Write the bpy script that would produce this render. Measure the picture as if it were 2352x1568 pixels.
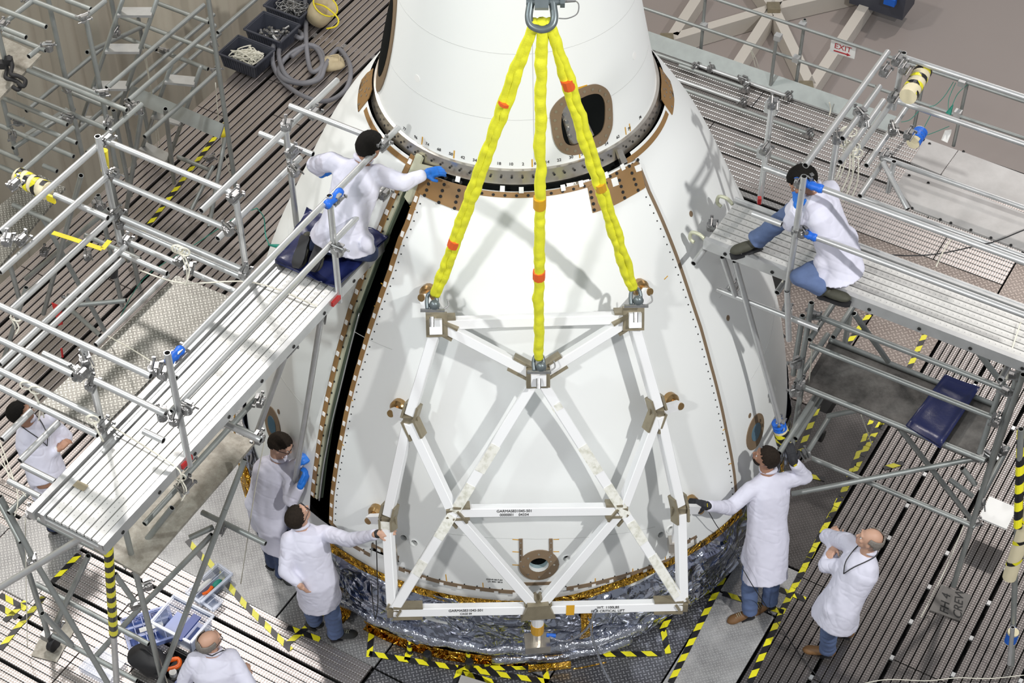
import bpy, bmesh, math, random
from math import sin, cos, pi, radians, degrees, hypot, atan2, sqrt
from mathutils import Vector, Matrix, noise
from mathutils.geometry import delaunay_2d_cdt

random.seed(7)
for _o in list(bpy.data.objects):
    bpy.data.objects.remove(_o)
scene = bpy.context.scene
COL = scene.collection

# ------------------------------------------------------------------ camera
FPX = 4268.0
PITCH, ROLL, YAW = radians(46.19), radians(-0.14), radians(-30.455)
CF = Vector((0, cos(PITCH), -sin(PITCH)))
_R0 = Vector((1, 0, 0)); _U0 = _R0.cross(CF)
CR = _R0 * cos(ROLL) + _U0 * sin(ROLL)
CU = -_R0 * sin(ROLL) + _U0 * cos(ROLL)
def ray(x, y):
    return CF + CR * ((x - 1176) / FPX) - CU * ((y - 784) / FPX)
CAM = Vector((0, 0, 1.0)) - 18.3 * ray(1186.5, 905)
cam_data = bpy.data.cameras.new('camera')
cam_data.sensor_width = 36; cam_data.lens = FPX / 2352 * 36
cam_data.clip_end = 200
cam = bpy.data.objects.new('camera', cam_data); COL.objects.link(cam)
cam.matrix_world = Matrix(((CR.x, CU.x, -CF.x, CAM.x), (CR.y, CU.y, -CF.y, CAM.y), (CR.z, CU.z, -CF.z, CAM.z), (0, 0, 0, 1)))
scene.camera = cam
scene.view_settings.view_transform = 'Standard'
scene.view_settings.look = 'None'
scene.view_settings.gamma = 1
scene.view_settings.exposure = 0.0
scene.view_settings.use_curve_mapping = False

# ------------------------------------------------------------------ light
world = bpy.data.worlds.new('hall_light'); scene.world = world
world.use_nodes = True
world.node_tree.nodes['Background'].inputs[0].default_value = (0.93, 0.96, 1.0, 1)
world.node_tree.nodes['Background'].inputs[1].default_value = 0.34
def lamp(x, y, z, size, power, col=(1, 1, 1), tx=0, ty=0, tz=1.5):
    l = bpy.data.lights.new('high_bay_lamp', 'AREA')
    l.shape = 'DISK'; l.size = size; l.energy = power; l.color = col
    o = bpy.data.objects.new('high_bay_lamp', l); COL.objects.link(o)
    o.location = (x, y, z)
    o.rotation_euler = (Vector((tx, ty, tz)) - Vector((x, y, z))).to_track_quat('-Z', 'Y').to_euler()
    o['kind'] = 'structure'
    return o
lamp(8.5, -9.5, 14.5, 0.5, 1500, (1, .985, .96))           # key: high bay lamp to the right
lamp(-10.5, -5.0, 15.0, 0.7, 600, (.93, 1, 1))            # weaker lamp to the left
lamp(-6.5, 7, 15.0, 1.6, 1150, (1, .95, .92), -3, 0)
lamp(12, 15, 15.0, 1.0, 900, (1, .92, .87), 3, 4)
lamp(-9, 20, 15.0, 1.6, 2400, (1, .93, .90), -4, 6)
lamp(-4.5, -11, 13.0, 0.7, 700, (1, .98, .97), -3, -3, 0)

def at(x, y, z):
    """point where the line of sight through a pixel meets the level z"""
    d = ray(x, y); return CAM + d * ((z - CAM.z) / d.z)
EA = Vector((cos(YAW), sin(YAW), 0)); EB = Vector((-sin(YAW), cos(YAW), 0)); EZ = Vector((0, 0, 1))
def ab(a, b, z=0.0): return EA * a + EB * b + EZ * z
ZF = .28          # level of the slatted platform
def abf(a, b, z=0.0): return EA * (a * .981) + EB * (b * .981) + Vector((-.0008, -.236, z + ZF))
def AB(x, y, z):
    P = at(x, y, z); return (P.dot(EA), P.dot(EB))

# ------------------------------------------------------------------ materials
MATS = {}
class N:
    """tiny node helper"""
    def __init__(s, name):
        s.m = bpy.data.materials.new(name); s.m.use_nodes = True
        s.t = s.m.node_tree; s.b = s.t.nodes['Principled BSDF']; MATS[name] = s.m
    def n(s, typ, **kw):
        o = s.t.nodes.new('ShaderNode' + typ)
        for k, v in kw.items(): setattr(o, k, v)
        return o
    def l(s, a, b): s.t.links.new(a, b)
    def math(s, op, a, b=None, clamp=False):
        o = s.n('Math', operation=op, use_clamp=clamp)
        for i, v in enumerate((a, b)):
            if v is None: continue
            if isinstance(v, (int, float)): o.inputs[i].default_value = v
            else: s.l(v, o.inputs[i])
        return o.outputs[0]
    def mix(s, fac, a, b):
        o = s.n('Mix', data_type='RGBA')
        if isinstance(fac, (int, float)): o.inputs[0].default_value = fac
        else: s.l(fac, o.inputs[0])
        for i, v in ((6, a), (7, b)):
            if isinstance(v, (tuple, list)): o.inputs[i].default_value = (*v[:3], 1)
            else: s.l(v, o.inputs[i])
        return o.outputs[2]
    def coord(s, which='Object'): return s.n('TexCoord').outputs[which]
    def noise(s, scale, detail=4, vec=None, rough=.55):
        o = s.n('TexNoise'); o.inputs['Scale'].default_value = scale; o.inputs['Detail'].default_value = detail
        o.inputs['Roughness'].default_value = rough
        s.l(vec if vec is not None else s.coord(), o.inputs['Vector']); return o.outputs[0]
    def ramp(s, fac, lo, hi):
        o = s.n('MapRange'); o.inputs[1].default_value = lo; o.inputs[2].default_value = hi
        s.l(fac, o.inputs[0]); return o.outputs[0]
    def bump(s, h, strength=.3, dist=.01):
        o = s.n('Bump'); o.inputs['Strength'].default_value = strength; o.inputs['Distance'].default_value = dist
        s.l(h, o.inputs['Height']); s.l(o.outputs[0], s.b.inputs['Normal'])
    def set(s, rough=.5, metal=0., col=None, spec=None, **k):
        s.b.inputs['Roughness'].default_value = rough; s.b.inputs['Metallic'].default_value = metal
        if col is not None:
            if isinstance(col, (tuple, list)): s.b.inputs['Base Color'].default_value = (*col[:3], 1)
            else: s.l(col, s.b.inputs['Base Color'])
        if spec is not None: s.b.inputs['Specular IOR Level'].default_value = spec
        for kk, v in k.items(): s.b.inputs[kk].default_value = v
        return s.m
def simple(name, col, rough=.5, metal=0., var=.12, scale=6, bump=0, **k):
    q = N(name)
    f = q.noise(scale, 4)
    c = q.mix(f, tuple(x * (1 - var) for x in col), tuple(min(1, x * (1 + var)) for x in col))
    if bump: q.bump(q.noise(scale * 6, 3), bump, .004)
    return q.set(rough, metal, c, **k)

M_white = simple('white_paint', (.80, .82, .81), .45, var=.02, scale=1.5)
M_truss = simple('truss_paint', (.84, .85, .86), .4, var=.02, scale=2)
q = N('scuffed_paint'); M_scuff = q.set(.6, 0, q.mix(q.ramp(q.noise(22, 6), .45, .75), (.80, .80, .74), (.50, .50, .40)))
M_brown = simple('brown_primer', (.26, .145, .05), .5, var=.12, scale=4)
M_brown2 = simple('dull_brown_primer', (.20, .14, .085), .5, var=.12, scale=4)
M_cream = simple('pale_green_primer', (.55, .56, .42), .42, .25, var=.1)
M_green = simple('dark_green_primer', (.10, .13, .09), .5)
M_black = simple('unlit_interior', (.004, .005, .005), .9, spec=.1)  # interior shade put into the colour, as ambient light would reach it
M_steel = simple('machined_ring_metal', (.62, .58, .52), .28, .95, var=.25, scale=9)
M_alu = simple('aluminium_tube', (.56, .57, .57), .38, .65, var=.16, scale=9)
M_aluD = simple('dull_galvanised_tube', (.34, .36, .35), .45, .6, var=.18, scale=8)
M_clamp = simple('clamp_steel', (.34, .34, .34), .38, .85, var=.35, scale=40)
M_dark = simple('dark_hole', (.01, .01, .01), .8)
M_bracket = simple('olive_bracket_metal', (.30, .26, .18), .4, .45, var=.3, scale=12)
M_brass = simple('brass_cup', (.42, .27, .12), .28, .9, var=.3, scale=14)
M_sling = simple('yellow_sling_fabric', (.76, .76, .03), .75, var=.16, scale=14, bump=.5)
M_orange = simple('orange_label', (.75, .12, .02), .6)
M_amber = simple('amber_tape', (.62, .33, .02), .4)
M_shackle = simple('grey_shackle', (.16, .19, .2), .38, .5, var=.2, scale=20)
M_blue = simple('blue_tape', (.01, .13, .62), .45, var=.15)
M_black2 = simple('black_rubber', (.015, .015, .017), .6)
M_red = simple('red_plastic', (.42, .02, .02), .45)
M_navy = simple('navy_vinyl', (.012, .018, .085), .32, var=.3, scale=5, bump=.3)
M_foam = simple('cream_foam', (.74, .66, .45), .7)
M_rope = simple('white_rope', (.72, .70, .60), .8, var=.2, scale=60)
M_cable = simple('black_cable', (.02, .02, .022), .6)
M_green_cord = simple('green_cord', (.01, .22, .16), .6)
M_yellow = simple('yellow_paint', (.75, .62, .02), .5)
M_paper = simple('white_label', (.82, .82, .80), .6, var=.02)
M_ink = simple('black_ink', (.02, .02, .02), .6)
M_redink = simple('red_ink', (.45, .03, .04), .6)
M_glass = N('blue_glass').set(.08, .2, (.12, .22, .30))
M_hose = simple('grey_hose', (.20, .20, .22), .5, var=.1)
M_tub = simple('charcoal_tub_plastic', (.055, .06, .08), .5)
M_canvas = simple('tan_canvas', (.50, .42, .27), .85, var=.25, scale=8, bump=.4)
M_floor = simple('hall_floor_paint', (.36, .315, .295), .35, var=.05, scale=.5)
M_wall = simple('tan_curtain', (.62, .57, .46), .7, var=.06, scale=.8)
M_beam = simple('cream_floor_beam', (.66, .62, .56), .55, var=.03)

def foil(name, col, scale=4.0, strength=1.0):
    q = N(name)
    v = q.n('TexVoronoi', feature='F1'); v.inputs['Scale'].default_value = scale
    w = q.n('TexVoronoi', feature='F1'); w.inputs['Scale'].default_value = scale * 3.1
    c = q.coord(); nz = q.n('TexNoise'); nz.inputs['Scale'].default_value = 2.5; q.l(c, nz.inputs['Vector'])
    ad = q.n('VectorMath', operation='MULTIPLY_ADD'); q.l(nz.outputs[1], ad.inputs[0]); ad.inputs[1].default_value = (.7, .7, .7); q.l(c, ad.inputs[2])
    q.l(ad.outputs[0], v.inputs['Vector']); q.l(ad.outputs[0], w.inputs['Vector'])
    h = q.math('ADD', v.outputs['Distance'], q.math('MULTIPLY', w.outputs['Distance'], .35))
    q.bump(h, strength, .12)
    return q.set(.16, 1.0, col)
M_foil = foil('silver_film', (.40, .43, .52), 2.6, .8)
M_gold = foil('gold_film', (.72, .40, .05), 9)
q = N('clear_film'); q.bump(q.noise(9, 4), .9, .05)
M_film = q.set(.1, .85, (.42, .44, .5), Alpha=1.0)

def dotted(name, col, col2, sx=.028, sy=.028, r=.22, rough=.40, metal=.85, dotcol=(.9, .9, .88)):
    q = N(name); c = q.coord(); sp = q.n('SeparateXYZ'); q.l(c, sp.inputs[0])
    fx = q.math('SUBTRACT', q.math('FRACT', q.math('DIVIDE', sp.outputs[0], sx)), .5)
    fy = q.math('SUBTRACT', q.math('FRACT', q.math('ADD', q.math('DIVIDE', sp.outputs[1], sy), .5)), .5)
    d = q.math('SQRT', q.math('ADD', q.math('MULTIPLY', fx, fx), q.math('MULTIPLY', fy, fy)))
    m = q.math('LESS_THAN', d, r)
    base = q.mix(q.noise(3.5, 5), col, col2)
    q.l(q.math('SUBTRACT', 1.0, q.math('MULTIPLY', m, .6)), q.b.inputs['Roughness'])
    rr = q.math('SUBTRACT', rough, q.math('MULTIPLY', m, .1))
    q.bump(q.math('SMOOTH_MIN', q.math('SUBTRACT', .5, d), .35), .5, .004)
    mat = q.set(rough, metal, q.mix(q.math('MULTIPLY', m, .75), base, dotcol))
    q.l(rr, q.b.inputs['Roughness'])
    return mat
M_slat = dotted('ribbed_aluminium_slat', (.46, .42, .40), (.32, .29, .28))
M_deckalu = dotted('punched_deck_aluminium', (.70, .70, .68), (.58, .58, .56), .05, .05, .09, .42, .4, (.25, .25, .25))
M_slatD = dotted('shaded_aluminium_slat', (.21, .19, .185), (.14, .13, .125), dotcol=(.52, .50, .48))  # same slat, darkened in colour where the right side reflects less light
M_slatM = dotted('pale_aluminium_slat', (.52, .47, .45), (.38, .34, .33), dotcol=(.62, .58, .56))  # lighter slat base with duller dots, for the upper-left planks
def tread(name, c1, c2, s=.034, rough=.42, metal=.6, hi=(.75, .74, .72), dirt=None):
    q = N(name); c = q.coord()
    rt = q.n('VectorRotate', rotation_type='Z_AXIS'); rt.inputs['Angle'].default_value = radians(45); q.l(c, rt.inputs[0])
    sp = q.n('SeparateXYZ'); q.l(rt.outputs[0], sp.inputs[0])
    u = q.math('DIVIDE', sp.outputs[0], s); v = q.math('DIVIDE', sp.outputs[1], s)
    par = q.math('MODULO', q.math('ABSOLUTE', q.math('ADD', q.math('FLOOR', u), q.math('FLOOR', v))), 2)
    fu = q.math('ABSOLUTE', q.math('SUBTRACT', q.math('FRACT', u), .5)); fv = q.math('ABSOLUTE', q.math('SUBTRACT', q.math('FRACT', v), .5))
    d1 = q.math('MULTIPLY', q.math('LESS_THAN', fu, .40), q.math('LESS_THAN', fv, .14))
    d2 = q.math('MULTIPLY', q.math('LESS_THAN', fv, .40), q.math('LESS_THAN', fu, .14))
    m = q.math('ADD', q.math('MULTIPLY', d1, par), q.math('MULTIPLY', d2, q.math('SUBTRACT', 1, par)))
    base = q.mix(q.ramp(q.noise(2.2, 6, rough=.7), .35, .65), c1, c2)
    if dirt: base = q.mix(q.ramp(q.noise(1.6, 7, rough=.75), .45, .68), base, dirt)
    q.bump(m, .5, .004)
    return q.set(rough, metal, q.mix(q.math('MULTIPLY', m, .6), base, hi))
M_tread = tread('grey_tread_plate', (.34, .34, .335), (.24, .24, .24), hi=(.62, .62, .61))
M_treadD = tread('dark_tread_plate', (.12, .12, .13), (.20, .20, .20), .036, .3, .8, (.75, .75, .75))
M_treadB = tread('brown_tread_plate', (.17, .14, .125), (.23, .20, .18), .045, .42, .5, (.50, .44, .40))
M_plateL = tread('pale_smooth_plate', (.44, .44, .435), (.34, .34, .34), .03, .5, .3, (.55, .55, .55), (.22, .22, .22))
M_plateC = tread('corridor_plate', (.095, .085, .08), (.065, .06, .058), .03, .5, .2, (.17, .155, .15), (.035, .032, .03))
M_plateB = simple('grey_foot_board', (.16, .15, .14), .6, var=.15)
M_land = tread('landing_tread_plate', (.235, .23, .205), (.17, .165, .145), .034, .45, .3, (.62, .61, .56), (.12, .115, .095))
q = N('stained_plywood_plate'); c = q.mix(q.ramp(q.noise(2.2, 8, rough=.75), .38, .66), (.065, .06, .055), (.21, .20, .185)); M_stain = q.set(.6, .1, c)
q = N('stained_metal_plate'); c = q.mix(q.ramp(q.noise(9, 8, rough=.75), .35, .7), (.24, .22, .18), (.45, .43, .38)); M_stain2 = q.set(.5, .3, c)
q = N('bright_plate'); c = q.mix(q.ramp(q.noise(2, 6, rough=.7), .3, .75), (.50, .49, .48), (.36, .35, .34)); M_bright = q.set(.5, .15, c)

q = N('hazard_tape'); uv = q.n('UVMap'); sp = q.n('SeparateXYZ'); q.l(uv.outputs[0], sp.inputs[0])
d = q.math('ADD', sp.outputs[0], sp.outputs[1])
m = q.math('LESS_THAN', q.math('FRACT', q.math('DIVIDE', d, .19)), .5)
M_tape = q.set(.38, 0, q.mix(m, (.80, .74, .02), (.012, .012, .014)))

# ------------------------------------------------------------------ object helpers
ORG = {}
def org(o): return ORG.get(o, Vector((0, 0, 0)))
def tag(o, label=None, cat=None, group=None, kind=None):
    if label: o['label'] = label
    if cat: o['category'] = cat
    if group: o['group'] = group
    if kind: o['kind'] = kind
    return o
def thing(name, label, cat, loc=(0, 0, 0), group=None, kind=None):
    o = bpy.data.objects.new(name, None); o.empty_display_size = .1; COL.objects.link(o)
    o.location = loc; ORG[o] = Vector(loc); return tag(o, label, cat, group, kind)
class MB:
    def __init__(s): s.v = []; s.f = []; s.mi = []; s.uv = None
    def add(s, vs, fs, mi=0):
        b = len(s.v); s.v += [Vector(p) for p in vs]; s.f += [tuple(i + b for i in f) for f in fs]; s.mi += [mi] * len(fs); return s
    def box(s, c, sx, sy, sz, X=None, Y=None, Z=None, mi=0, taper=1.0):
        X = (X or Vector((1, 0, 0))); Y = (Y or Vector((0, 1, 0))); Z = (Z or Vector((0, 0, 1))); c = Vector(c)
        vs = []
        for k in (-1, 1):
            t = taper if k > 0 else 1
            for a, b in ((-1, -1), (1, -1), (1, 1), (-1, 1)):
                vs.append(c + X * (a * sx / 2 * t) + Y * (b * sy / 2 * t) + Z * (k * sz / 2))
        return s.add(vs, [(0, 3, 2, 1), (4, 5, 6, 7), (0, 1, 5, 4), (1, 2, 6, 5), (2, 3, 7, 6), (3, 0, 4, 7)], mi)
    def beam(s, a, b, w, h, up, mi=0):
        a = Vector(a); b = Vector(b); X = (b - a).normalized(); Y = Vector(up).cross(X).normalized(); Z = X.cross(Y)
        return s.box((a + b) / 2, (b - a).length, w, h, X, Y, Z, mi)
    def tube(s, pts, r, n=10, caps=True, mi=0, closed=False):
        pts = [Vector(p) for p in pts]; rr = r if isinstance(r, (list, tuple)) else [r] * len(pts)
        m = len(pts); b = len(s.v); ref = None
        for i, p in enumerate(pts):
            if closed: t = pts[(i + 1) % m] - pts[i - 1]
            else: t = pts[min(i + 1, m - 1)] - pts[max(i - 1, 0)]
            t.normalize()
            if ref is None: ref = t.orthogonal().normalized()
            ref = (ref - t * ref.dot(t)).normalized(); w = t.cross(ref)
            for k in range(n):
                a = 2 * pi * k / n; s.v.append(p + (ref * cos(a) + w * sin(a)) * rr[i])
        for i in range(m if closed else m - 1):
            j = (i + 1) % m
            for k in range(n):
                l = (k + 1) % n; s.f.append((b + i * n + k, b + i * n + l, b + j * n + l, b + j * n + k)); s.mi.append(mi)
        if caps and not closed:
            s.f.append(tuple(b + k for k in reversed(range(n)))); s.mi.append(mi)
            s.f.append(tuple(b + (m - 1) * n + k for k in range(n))); s.mi.append(mi)
        return s
    def pipe(s, a, b, r, n=12, inner=.8, mi=0, dark=1):
        """hollow tube with open dark ends"""
        a = Vector(a); b = Vector(b); t = (b - a).normalized(); ref = t.orthogonal().normalized(); w = t.cross(ref)
        base = len(s.v)
        for p, rr in ((a, r), (b, r), (a, r * inner), (b, r * inner), (a + t * .04, r * inner), (b - t * .04, r * inner)):
            for k in range(n):
                an = 2 * pi * k / n; s.v.append(p + (ref * cos(an) + w * sin(an)) * rr)
        def q_(i, j, k, l): return (base + i * n + k, base + i * n + l, base + j * n + l, base + j * n + k)
        for k in range(n):
            l = (k + 1) % n
            s.f += [q_(0, 1, k, l), q_(2, 0, k, l), q_(1, 3, k, l), q_(4, 2, k, l), q_(3, 5, k, l)]; s.mi += [mi, mi, mi, dark, dark]
        s.f += [tuple(base + 4 * n + k for k in reversed(range(n))), tuple(base + 5 * n + k for k in range(n))]; s.mi += [dark, dark]
        return s
    def ell(s, c, rx, ry, rz, n=10, m=7, X=None, Y=None, Z=None, mi=0):
        X = X or Vector((1, 0, 0)); Y = Y or Vector((0, 1, 0)); Z = Z or Vector((0, 0, 1)); c = Vector(c); b = len(s.v)
        s.v.append(c - Z * rz)
        for j in range(1, m):
            t = -pi / 2 + pi * j / m
            for k in range(n):
                a = 2 * pi * k / n; s.v.append(c + X * (rx * cos(t) * cos(a)) + Y * (ry * cos(t) * sin(a)) + Z * (rz * sin(t)))
        s.v.append(c + Z * rz); top = len(s.v) - 1
        for k in range(n):
            l = (k + 1) % n; s.f.append((b, b + 1 + l, b + 1 + k)); s.mi.append(mi)
            for j in range(m - 2):
                p = b + 1 + j * n; s.f.append((p + k, p + l, p + n + l, p + n + k)); s.mi.append(mi)
            p = b + 1 + (m - 2) * n; s.f.append((p + k, p + l, top)); s.mi.append(mi)
        return s
    def prism(s, poly, th, N_=None, mi=0):
        """poly: list of 3d points (planar), extruded by th along N_"""
        poly = [Vector(p) for p in poly]; n = len(poly)
        if N_ is None: N_ = (poly[1] - poly[0]).cross(poly[2] - poly[0]).normalized()
        b = len(s.v); s.v += poly + [p + N_ * th for p in poly]
        s.f += [tuple(b + i for i in reversed(range(n))), tuple(b + n + i for i in range(n))]; s.mi += [mi, mi]
        for i in range(n):
            j = (i + 1) % n; s.f.append((b + i, b + j, b + n + j, b + n + i)); s.mi.append(mi)
        return s
    def mesh(s, name, mats, o=Vector((0, 0, 0)), smooth=False):
        me = bpy.data.meshes.new(name); me.from_pydata([p - o for p in s.v], [], s.f)
        for m in (mats if isinstance(mats, (list, tuple)) else [mats]): me.materials.append(m)
        me.polygons.foreach_set('material_index', s.mi)
        if smooth: me.polygons.foreach_set('use_smooth', [True] * len(s.f))
        if s.uv:
            ul = me.uv_layers.new(name='UVMap')
            for p in me.polygons:
                for li, vi in zip(p.loop_indices, p.vertices): ul.data[li].uv = s.uv[vi]
        me.update(); return me
    def build(s, name, mats, parent=None, smooth=False, angle=None):
        o = org(parent) if parent else Vector((0, 0, 0))
        me = s.mesh(name, mats, o, smooth or bool(angle))
        if angle: sharp(me, angle)
        ob = bpy.data.objects.new(name, me); COL.objects.link(ob)
        if parent: ob.parent = parent; ORG[ob] = o
        return ob
def sharp(me, deg=35):
    bm = bmesh.new(); bm.from_mesh(me)
    for e in bm.edges:
        if len(e.link_faces) == 2 and e.calc_face_angle(0) > radians(deg): e.smooth = False
    bm.to_mesh(me); bm.free()
def inst(src, name, parent, loc, rot=None, scale=None):
    o = bpy.data.objects.new(name, src); COL.objects.link(o)
    if parent: o.parent = parent
    o.location = Vector(loc) - (org(parent) if parent else Vector((0, 0, 0)))
    if rot is not None: o.rotation_euler = rot
    if scale is not None: o.scale = scale
    return o
def spline(pts, n=6, closed=False):
    pts = [Vector(p) for p in pts]; m = len(pts); out = []
    rng = range(m) if closed else range(m - 1)
    for i in rng:
        if closed: p0, p1, p2, p3 = pts[i - 1], pts[i], pts[(i + 1) % m], pts[(i + 2) % m]
        else: p0, p1, p2, p3 = pts[max(i - 1, 0)], pts[i], pts[i + 1], pts[min(i + 2, m - 1)]
        for k in range(n):
            t = k / n
            out.append(.5 * ((2 * p1) + (p2 - p0) * t + (2 * p0 - 5 * p1 + 4 * p2 - p3) * t * t + (3 * p1 - p0 - 3 * p2 + p3) * t ** 3))
    if not closed: out.append(pts[-1])
    return out
TEXT_CACHE = {}
def text(body, size, origin, X, Y, mat, parent, name='lettering', depth=.0015):
    cu = bpy.data.curves.new('t', 'FONT'); cu.body = body; cu.size = size; cu.extrude = depth; cu.align_x = 'CENTER'; cu.align_y = 'CENTER'
    o = bpy.data.objects.new('t', cu); COL.objects.link(o)
    dg = bpy.context.evaluated_depsgraph_get(); me = bpy.data.meshes.new_from_object(o.evaluated_get(dg))
    bpy.data.objects.remove(o)
    X = Vector(X).normalized(); Y = Vector(Y).normalized(); Z = X.cross(Y)
    M = Matrix(((X.x, Y.x, Z.x, 0), (X.y, Y.y, Z.y, 0), (X.z, Y.z, Z.z, 0), (0, 0, 0, 1)))
    me.transform(M); me.transform(Matrix.Translation(Vector(origin) - org(parent)))
    me.materials.clear(); me.materials.append(mat)
    ob = bpy.data.objects.new(name, me); COL.objects.link(ob); ob.parent = parent; ORG[ob] = org(parent); return ob
# ------------------------------------------------------------------ spacecraft fairing
ZS = [0.5, 1.2, 2.0, 2.8, 3.6, 4.4, 4.84]; RS = [2.638, 2.629, 2.508, 2.281, 1.94, 1.55, 1.25]
def _natural(x, y):
    n = len(x); h = [x[i + 1] - x[i] for i in range(n - 1)]
    a = [0] * n; b = [1] * n; c = [0] * n; d = [0] * n
    for i in range(1, n - 1):
        a[i] = h[i - 1]; b[i] = 2 * (h[i - 1] + h[i]); c[i] = h[i]; d[i] = 6 * ((y[i + 1] - y[i]) / h[i] - (y[i] - y[i - 1]) / h[i - 1])
    for i in range(1, n):
        w = a[i] / b[i - 1]; b[i] -= w * c[i - 1]; d[i] -= w * d[i - 1]
    M = [0] * n; M[-1] = d[-1] / b[-1]
    for i in range(n - 2, -1, -1): M[i] = (d[i] - c[i] * M[i + 1]) / b[i]
    return M
_M = _natural(ZS, RS)
def rprof(z):
    if z > ZS[-1]: return RS[-1] - .6 * (z - ZS[-1])
    if z < ZS[0]: return RS[0]
    k = 0
    while k < len(ZS) - 2 and z > ZS[k + 1]: k += 1
    h = ZS[k + 1] - ZS[k]; a = (ZS[k + 1] - z) / h; c = (z - ZS[k]) / h
    return a * RS[k] + c * RS[k + 1] + ((a ** 3 - a) * _M[k] + (c ** 3 - c) * _M[k + 1]) * h * h / 6
CZ0, CR0, CK = 4.92, 1.165, .205         # upper cone: foot level, foot radius, slope
def rcone(z): return CR0 - CK * (z - CZ0)
def spt(phi, z, off=0, prof=rprof):
    r = prof(z); s = (prof(z + .02) - prof(z - .02)) / .04; k = 1 / sqrt(1 + s * s)
    return Vector(((r + off * k) * cos(phi), (r + off * k) * sin(phi), z - off * k * s))
def on(x, y, prof=rprof, off=0.0, zmax=4.9):
    """(phi, z) where the line of sight through a pixel meets the fairing"""
    d = ray(x, y); t0 = (zmax - CAM.z) / d.z if d.z < 0 else 8; t0 = max(t0, 5)
    def g(t):
        P = CAM + d * t; return hypot(P.x, P.y) - prof(P.z) - off
    t = t0; st = .03
    best = (1e9, t)
    while t < t0 + 8:
        v = g(t)
        if v < best[0]: best = (v, t)
        if v < 0:
            lo, hi = t - st, t
            for _ in range(18):
                m = (lo + hi) / 2
                if g(m) < 0: hi = m
                else: lo = m
            t = hi; break
        t += st
    else: t = best[1]
    P = CAM + d * t; a = atan2(P.y, P.x); return (a - 2 * pi if a > pi / 2 else a, P.z)
def oncone(x, y): return on(x, y, rcone, 0, 8.5)
UR = 2.0
def inside(p, poly):
    x, y = p; c = False; n = len(poly)
    for i in range(n):
        x1, y1 = poly[i]; x2, y2 = poly[i - 1]
        if (y1 > y) != (y2 > y) and x < (x2 - x1) * (y - y1) / (y2 - y1) + x1: c = not c
    return c
def patch(name, poly, off, th, mat, parent, g=.06, prof=rprof, holes=(), smooth=True):
    """solid curved sheet lying on the fairing; poly and holes are lists of (phi, z)"""
    P = [(a * UR, z) for a, z in poly]; H = [[(a * UR, z) for a, z in h] for h in holes]
    def dens(L):
        out = []
        for i in range(len(L)):
            a = L[i]; b = L[(i + 1) % len(L)]; n = max(1, int(hypot(b[0] - a[0], b[1] - a[1]) / g))
            out += [(a[0] + (b[0] - a[0]) * k / n, a[1] + (b[1] - a[1]) * k / n) for k in range(n)]
        return out
    loops = [dens(P)] + [dens(h) for h in H]
    vs = []; es = []
    for L in loops:
        b = len(vs); vs += L; es += [(b + i, b + (i + 1) % len(L)) for i in range(len(L))]
    nb = len(vs)
    xs = [p[0] for p in P]; ys = [p[1] for p in P]
    x = min(xs) + g / 2; bl = vs[:]
    cells = {}
    for p in bl: cells.setdefault((int(p[0] / g), int(p[1] / g)), []).append(p)
    while x < max(xs):
        y = min(ys) + g / 2
        while y < max(ys):
            if inside((x, y), P) and not any(inside((x, y), h) for h in H):
                cx, cy = int(x / g), int(y / g)
                if not any((p[0] - x) ** 2 + (p[1] - y) ** 2 < (g * .45) ** 2 for i in (-1, 0, 1) for j in (-1, 0, 1) for p in cells.get((cx + i, cy + j), ())):
                    vs.append((x, y))
            y += g
        x += g
    r = delaunay_2d_cdt([Vector(p) for p in vs], es, [], 0, 1e-6)
    co = [(p.x, p.y) for p in r[0]]; tris = []
    for f in r[2]:
        c = (sum(co[i][0] for i in f) / 3, sum(co[i][1] for i in f) / 3)
        if inside(c, P) and not any(inside(c, h) for h in H): tris.append(tuple(f))
    m = MB(); n = len(co)
    m.add([spt(u / UR, v, off, prof) for u, v in co] + [spt(u / UR, v, off - th, prof) for u, v in co], [])
    e = {}
    for f in tris:
        a = (m.v[f[1]] - m.v[f[0]]).cross(m.v[f[2]] - m.v[f[0]]); c = Vector((m.v[f[0]].x, m.v[f[0]].y, 0))
        if a.dot(c) < 0: f = (f[0], f[2], f[1])
        m.f.append(f); m.f.append((f[2] + n, f[1] + n, f[0] + n)); m.mi += [0, 0]
        for k in range(3): e[(f[k], f[(k + 1) % 3])] = 1
    for (a, b) in list(e):
        if (b, a) not in e: m.f.append((b, a, a + n, b + n)); m.mi.append(0)
    return m.build(name, mat, parent, angle=40 if smooth else None)
def strip(name, pts, w, off, th, mat, parent, prof=rprof, g=.05, side=0.):
    """ribbon following (phi, z) points on the fairing, w wide in metres; side shifts it sideways"""
    m = MB(); L = []
    for i in range(len(pts) - 1):
        a, b = pts[i], pts[i + 1]; n = max(1, int((spt(*a, 0, prof) - spt(*b, 0, prof)).length / g))
        L += [(a[0] + (b[0] - a[0]) * k / n, a[1] + (b[1] - a[1]) * k / n) for k in range(n)]
    L.append(pts[-1]); P = [spt(a, z, off, prof) for a, z in L]
    vs = []
    for i, p in enumerate(P):
        t = (P[min(i + 1, len(P) - 1)] - P[max(i - 1, 0)]).normalized(); nrm = (spt(*L[i], off + .1, prof) - p).normalized(); s_ = t.cross(nrm).normalized()
        q_ = p + s_ * side
        vs += [q_ - s_ * w / 2, q_ + s_ * w / 2, q_ + s_ * w / 2 - nrm * th, q_ - s_ * w / 2 - nrm * th]
    fs = []
    for i in range(len(P) - 1):
        b = 4 * i
        for k in range(4): fs.append((b + k, b + (k + 1) % 4, b + 4 + (k + 1) % 4, b + 4 + k))
    e = 4 * (len(P) - 1); fs += [(3, 2, 1, 0), (e, e + 1, e + 2, e + 3)]
    return m.add(vs, fs).build(name, mat, parent)
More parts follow.
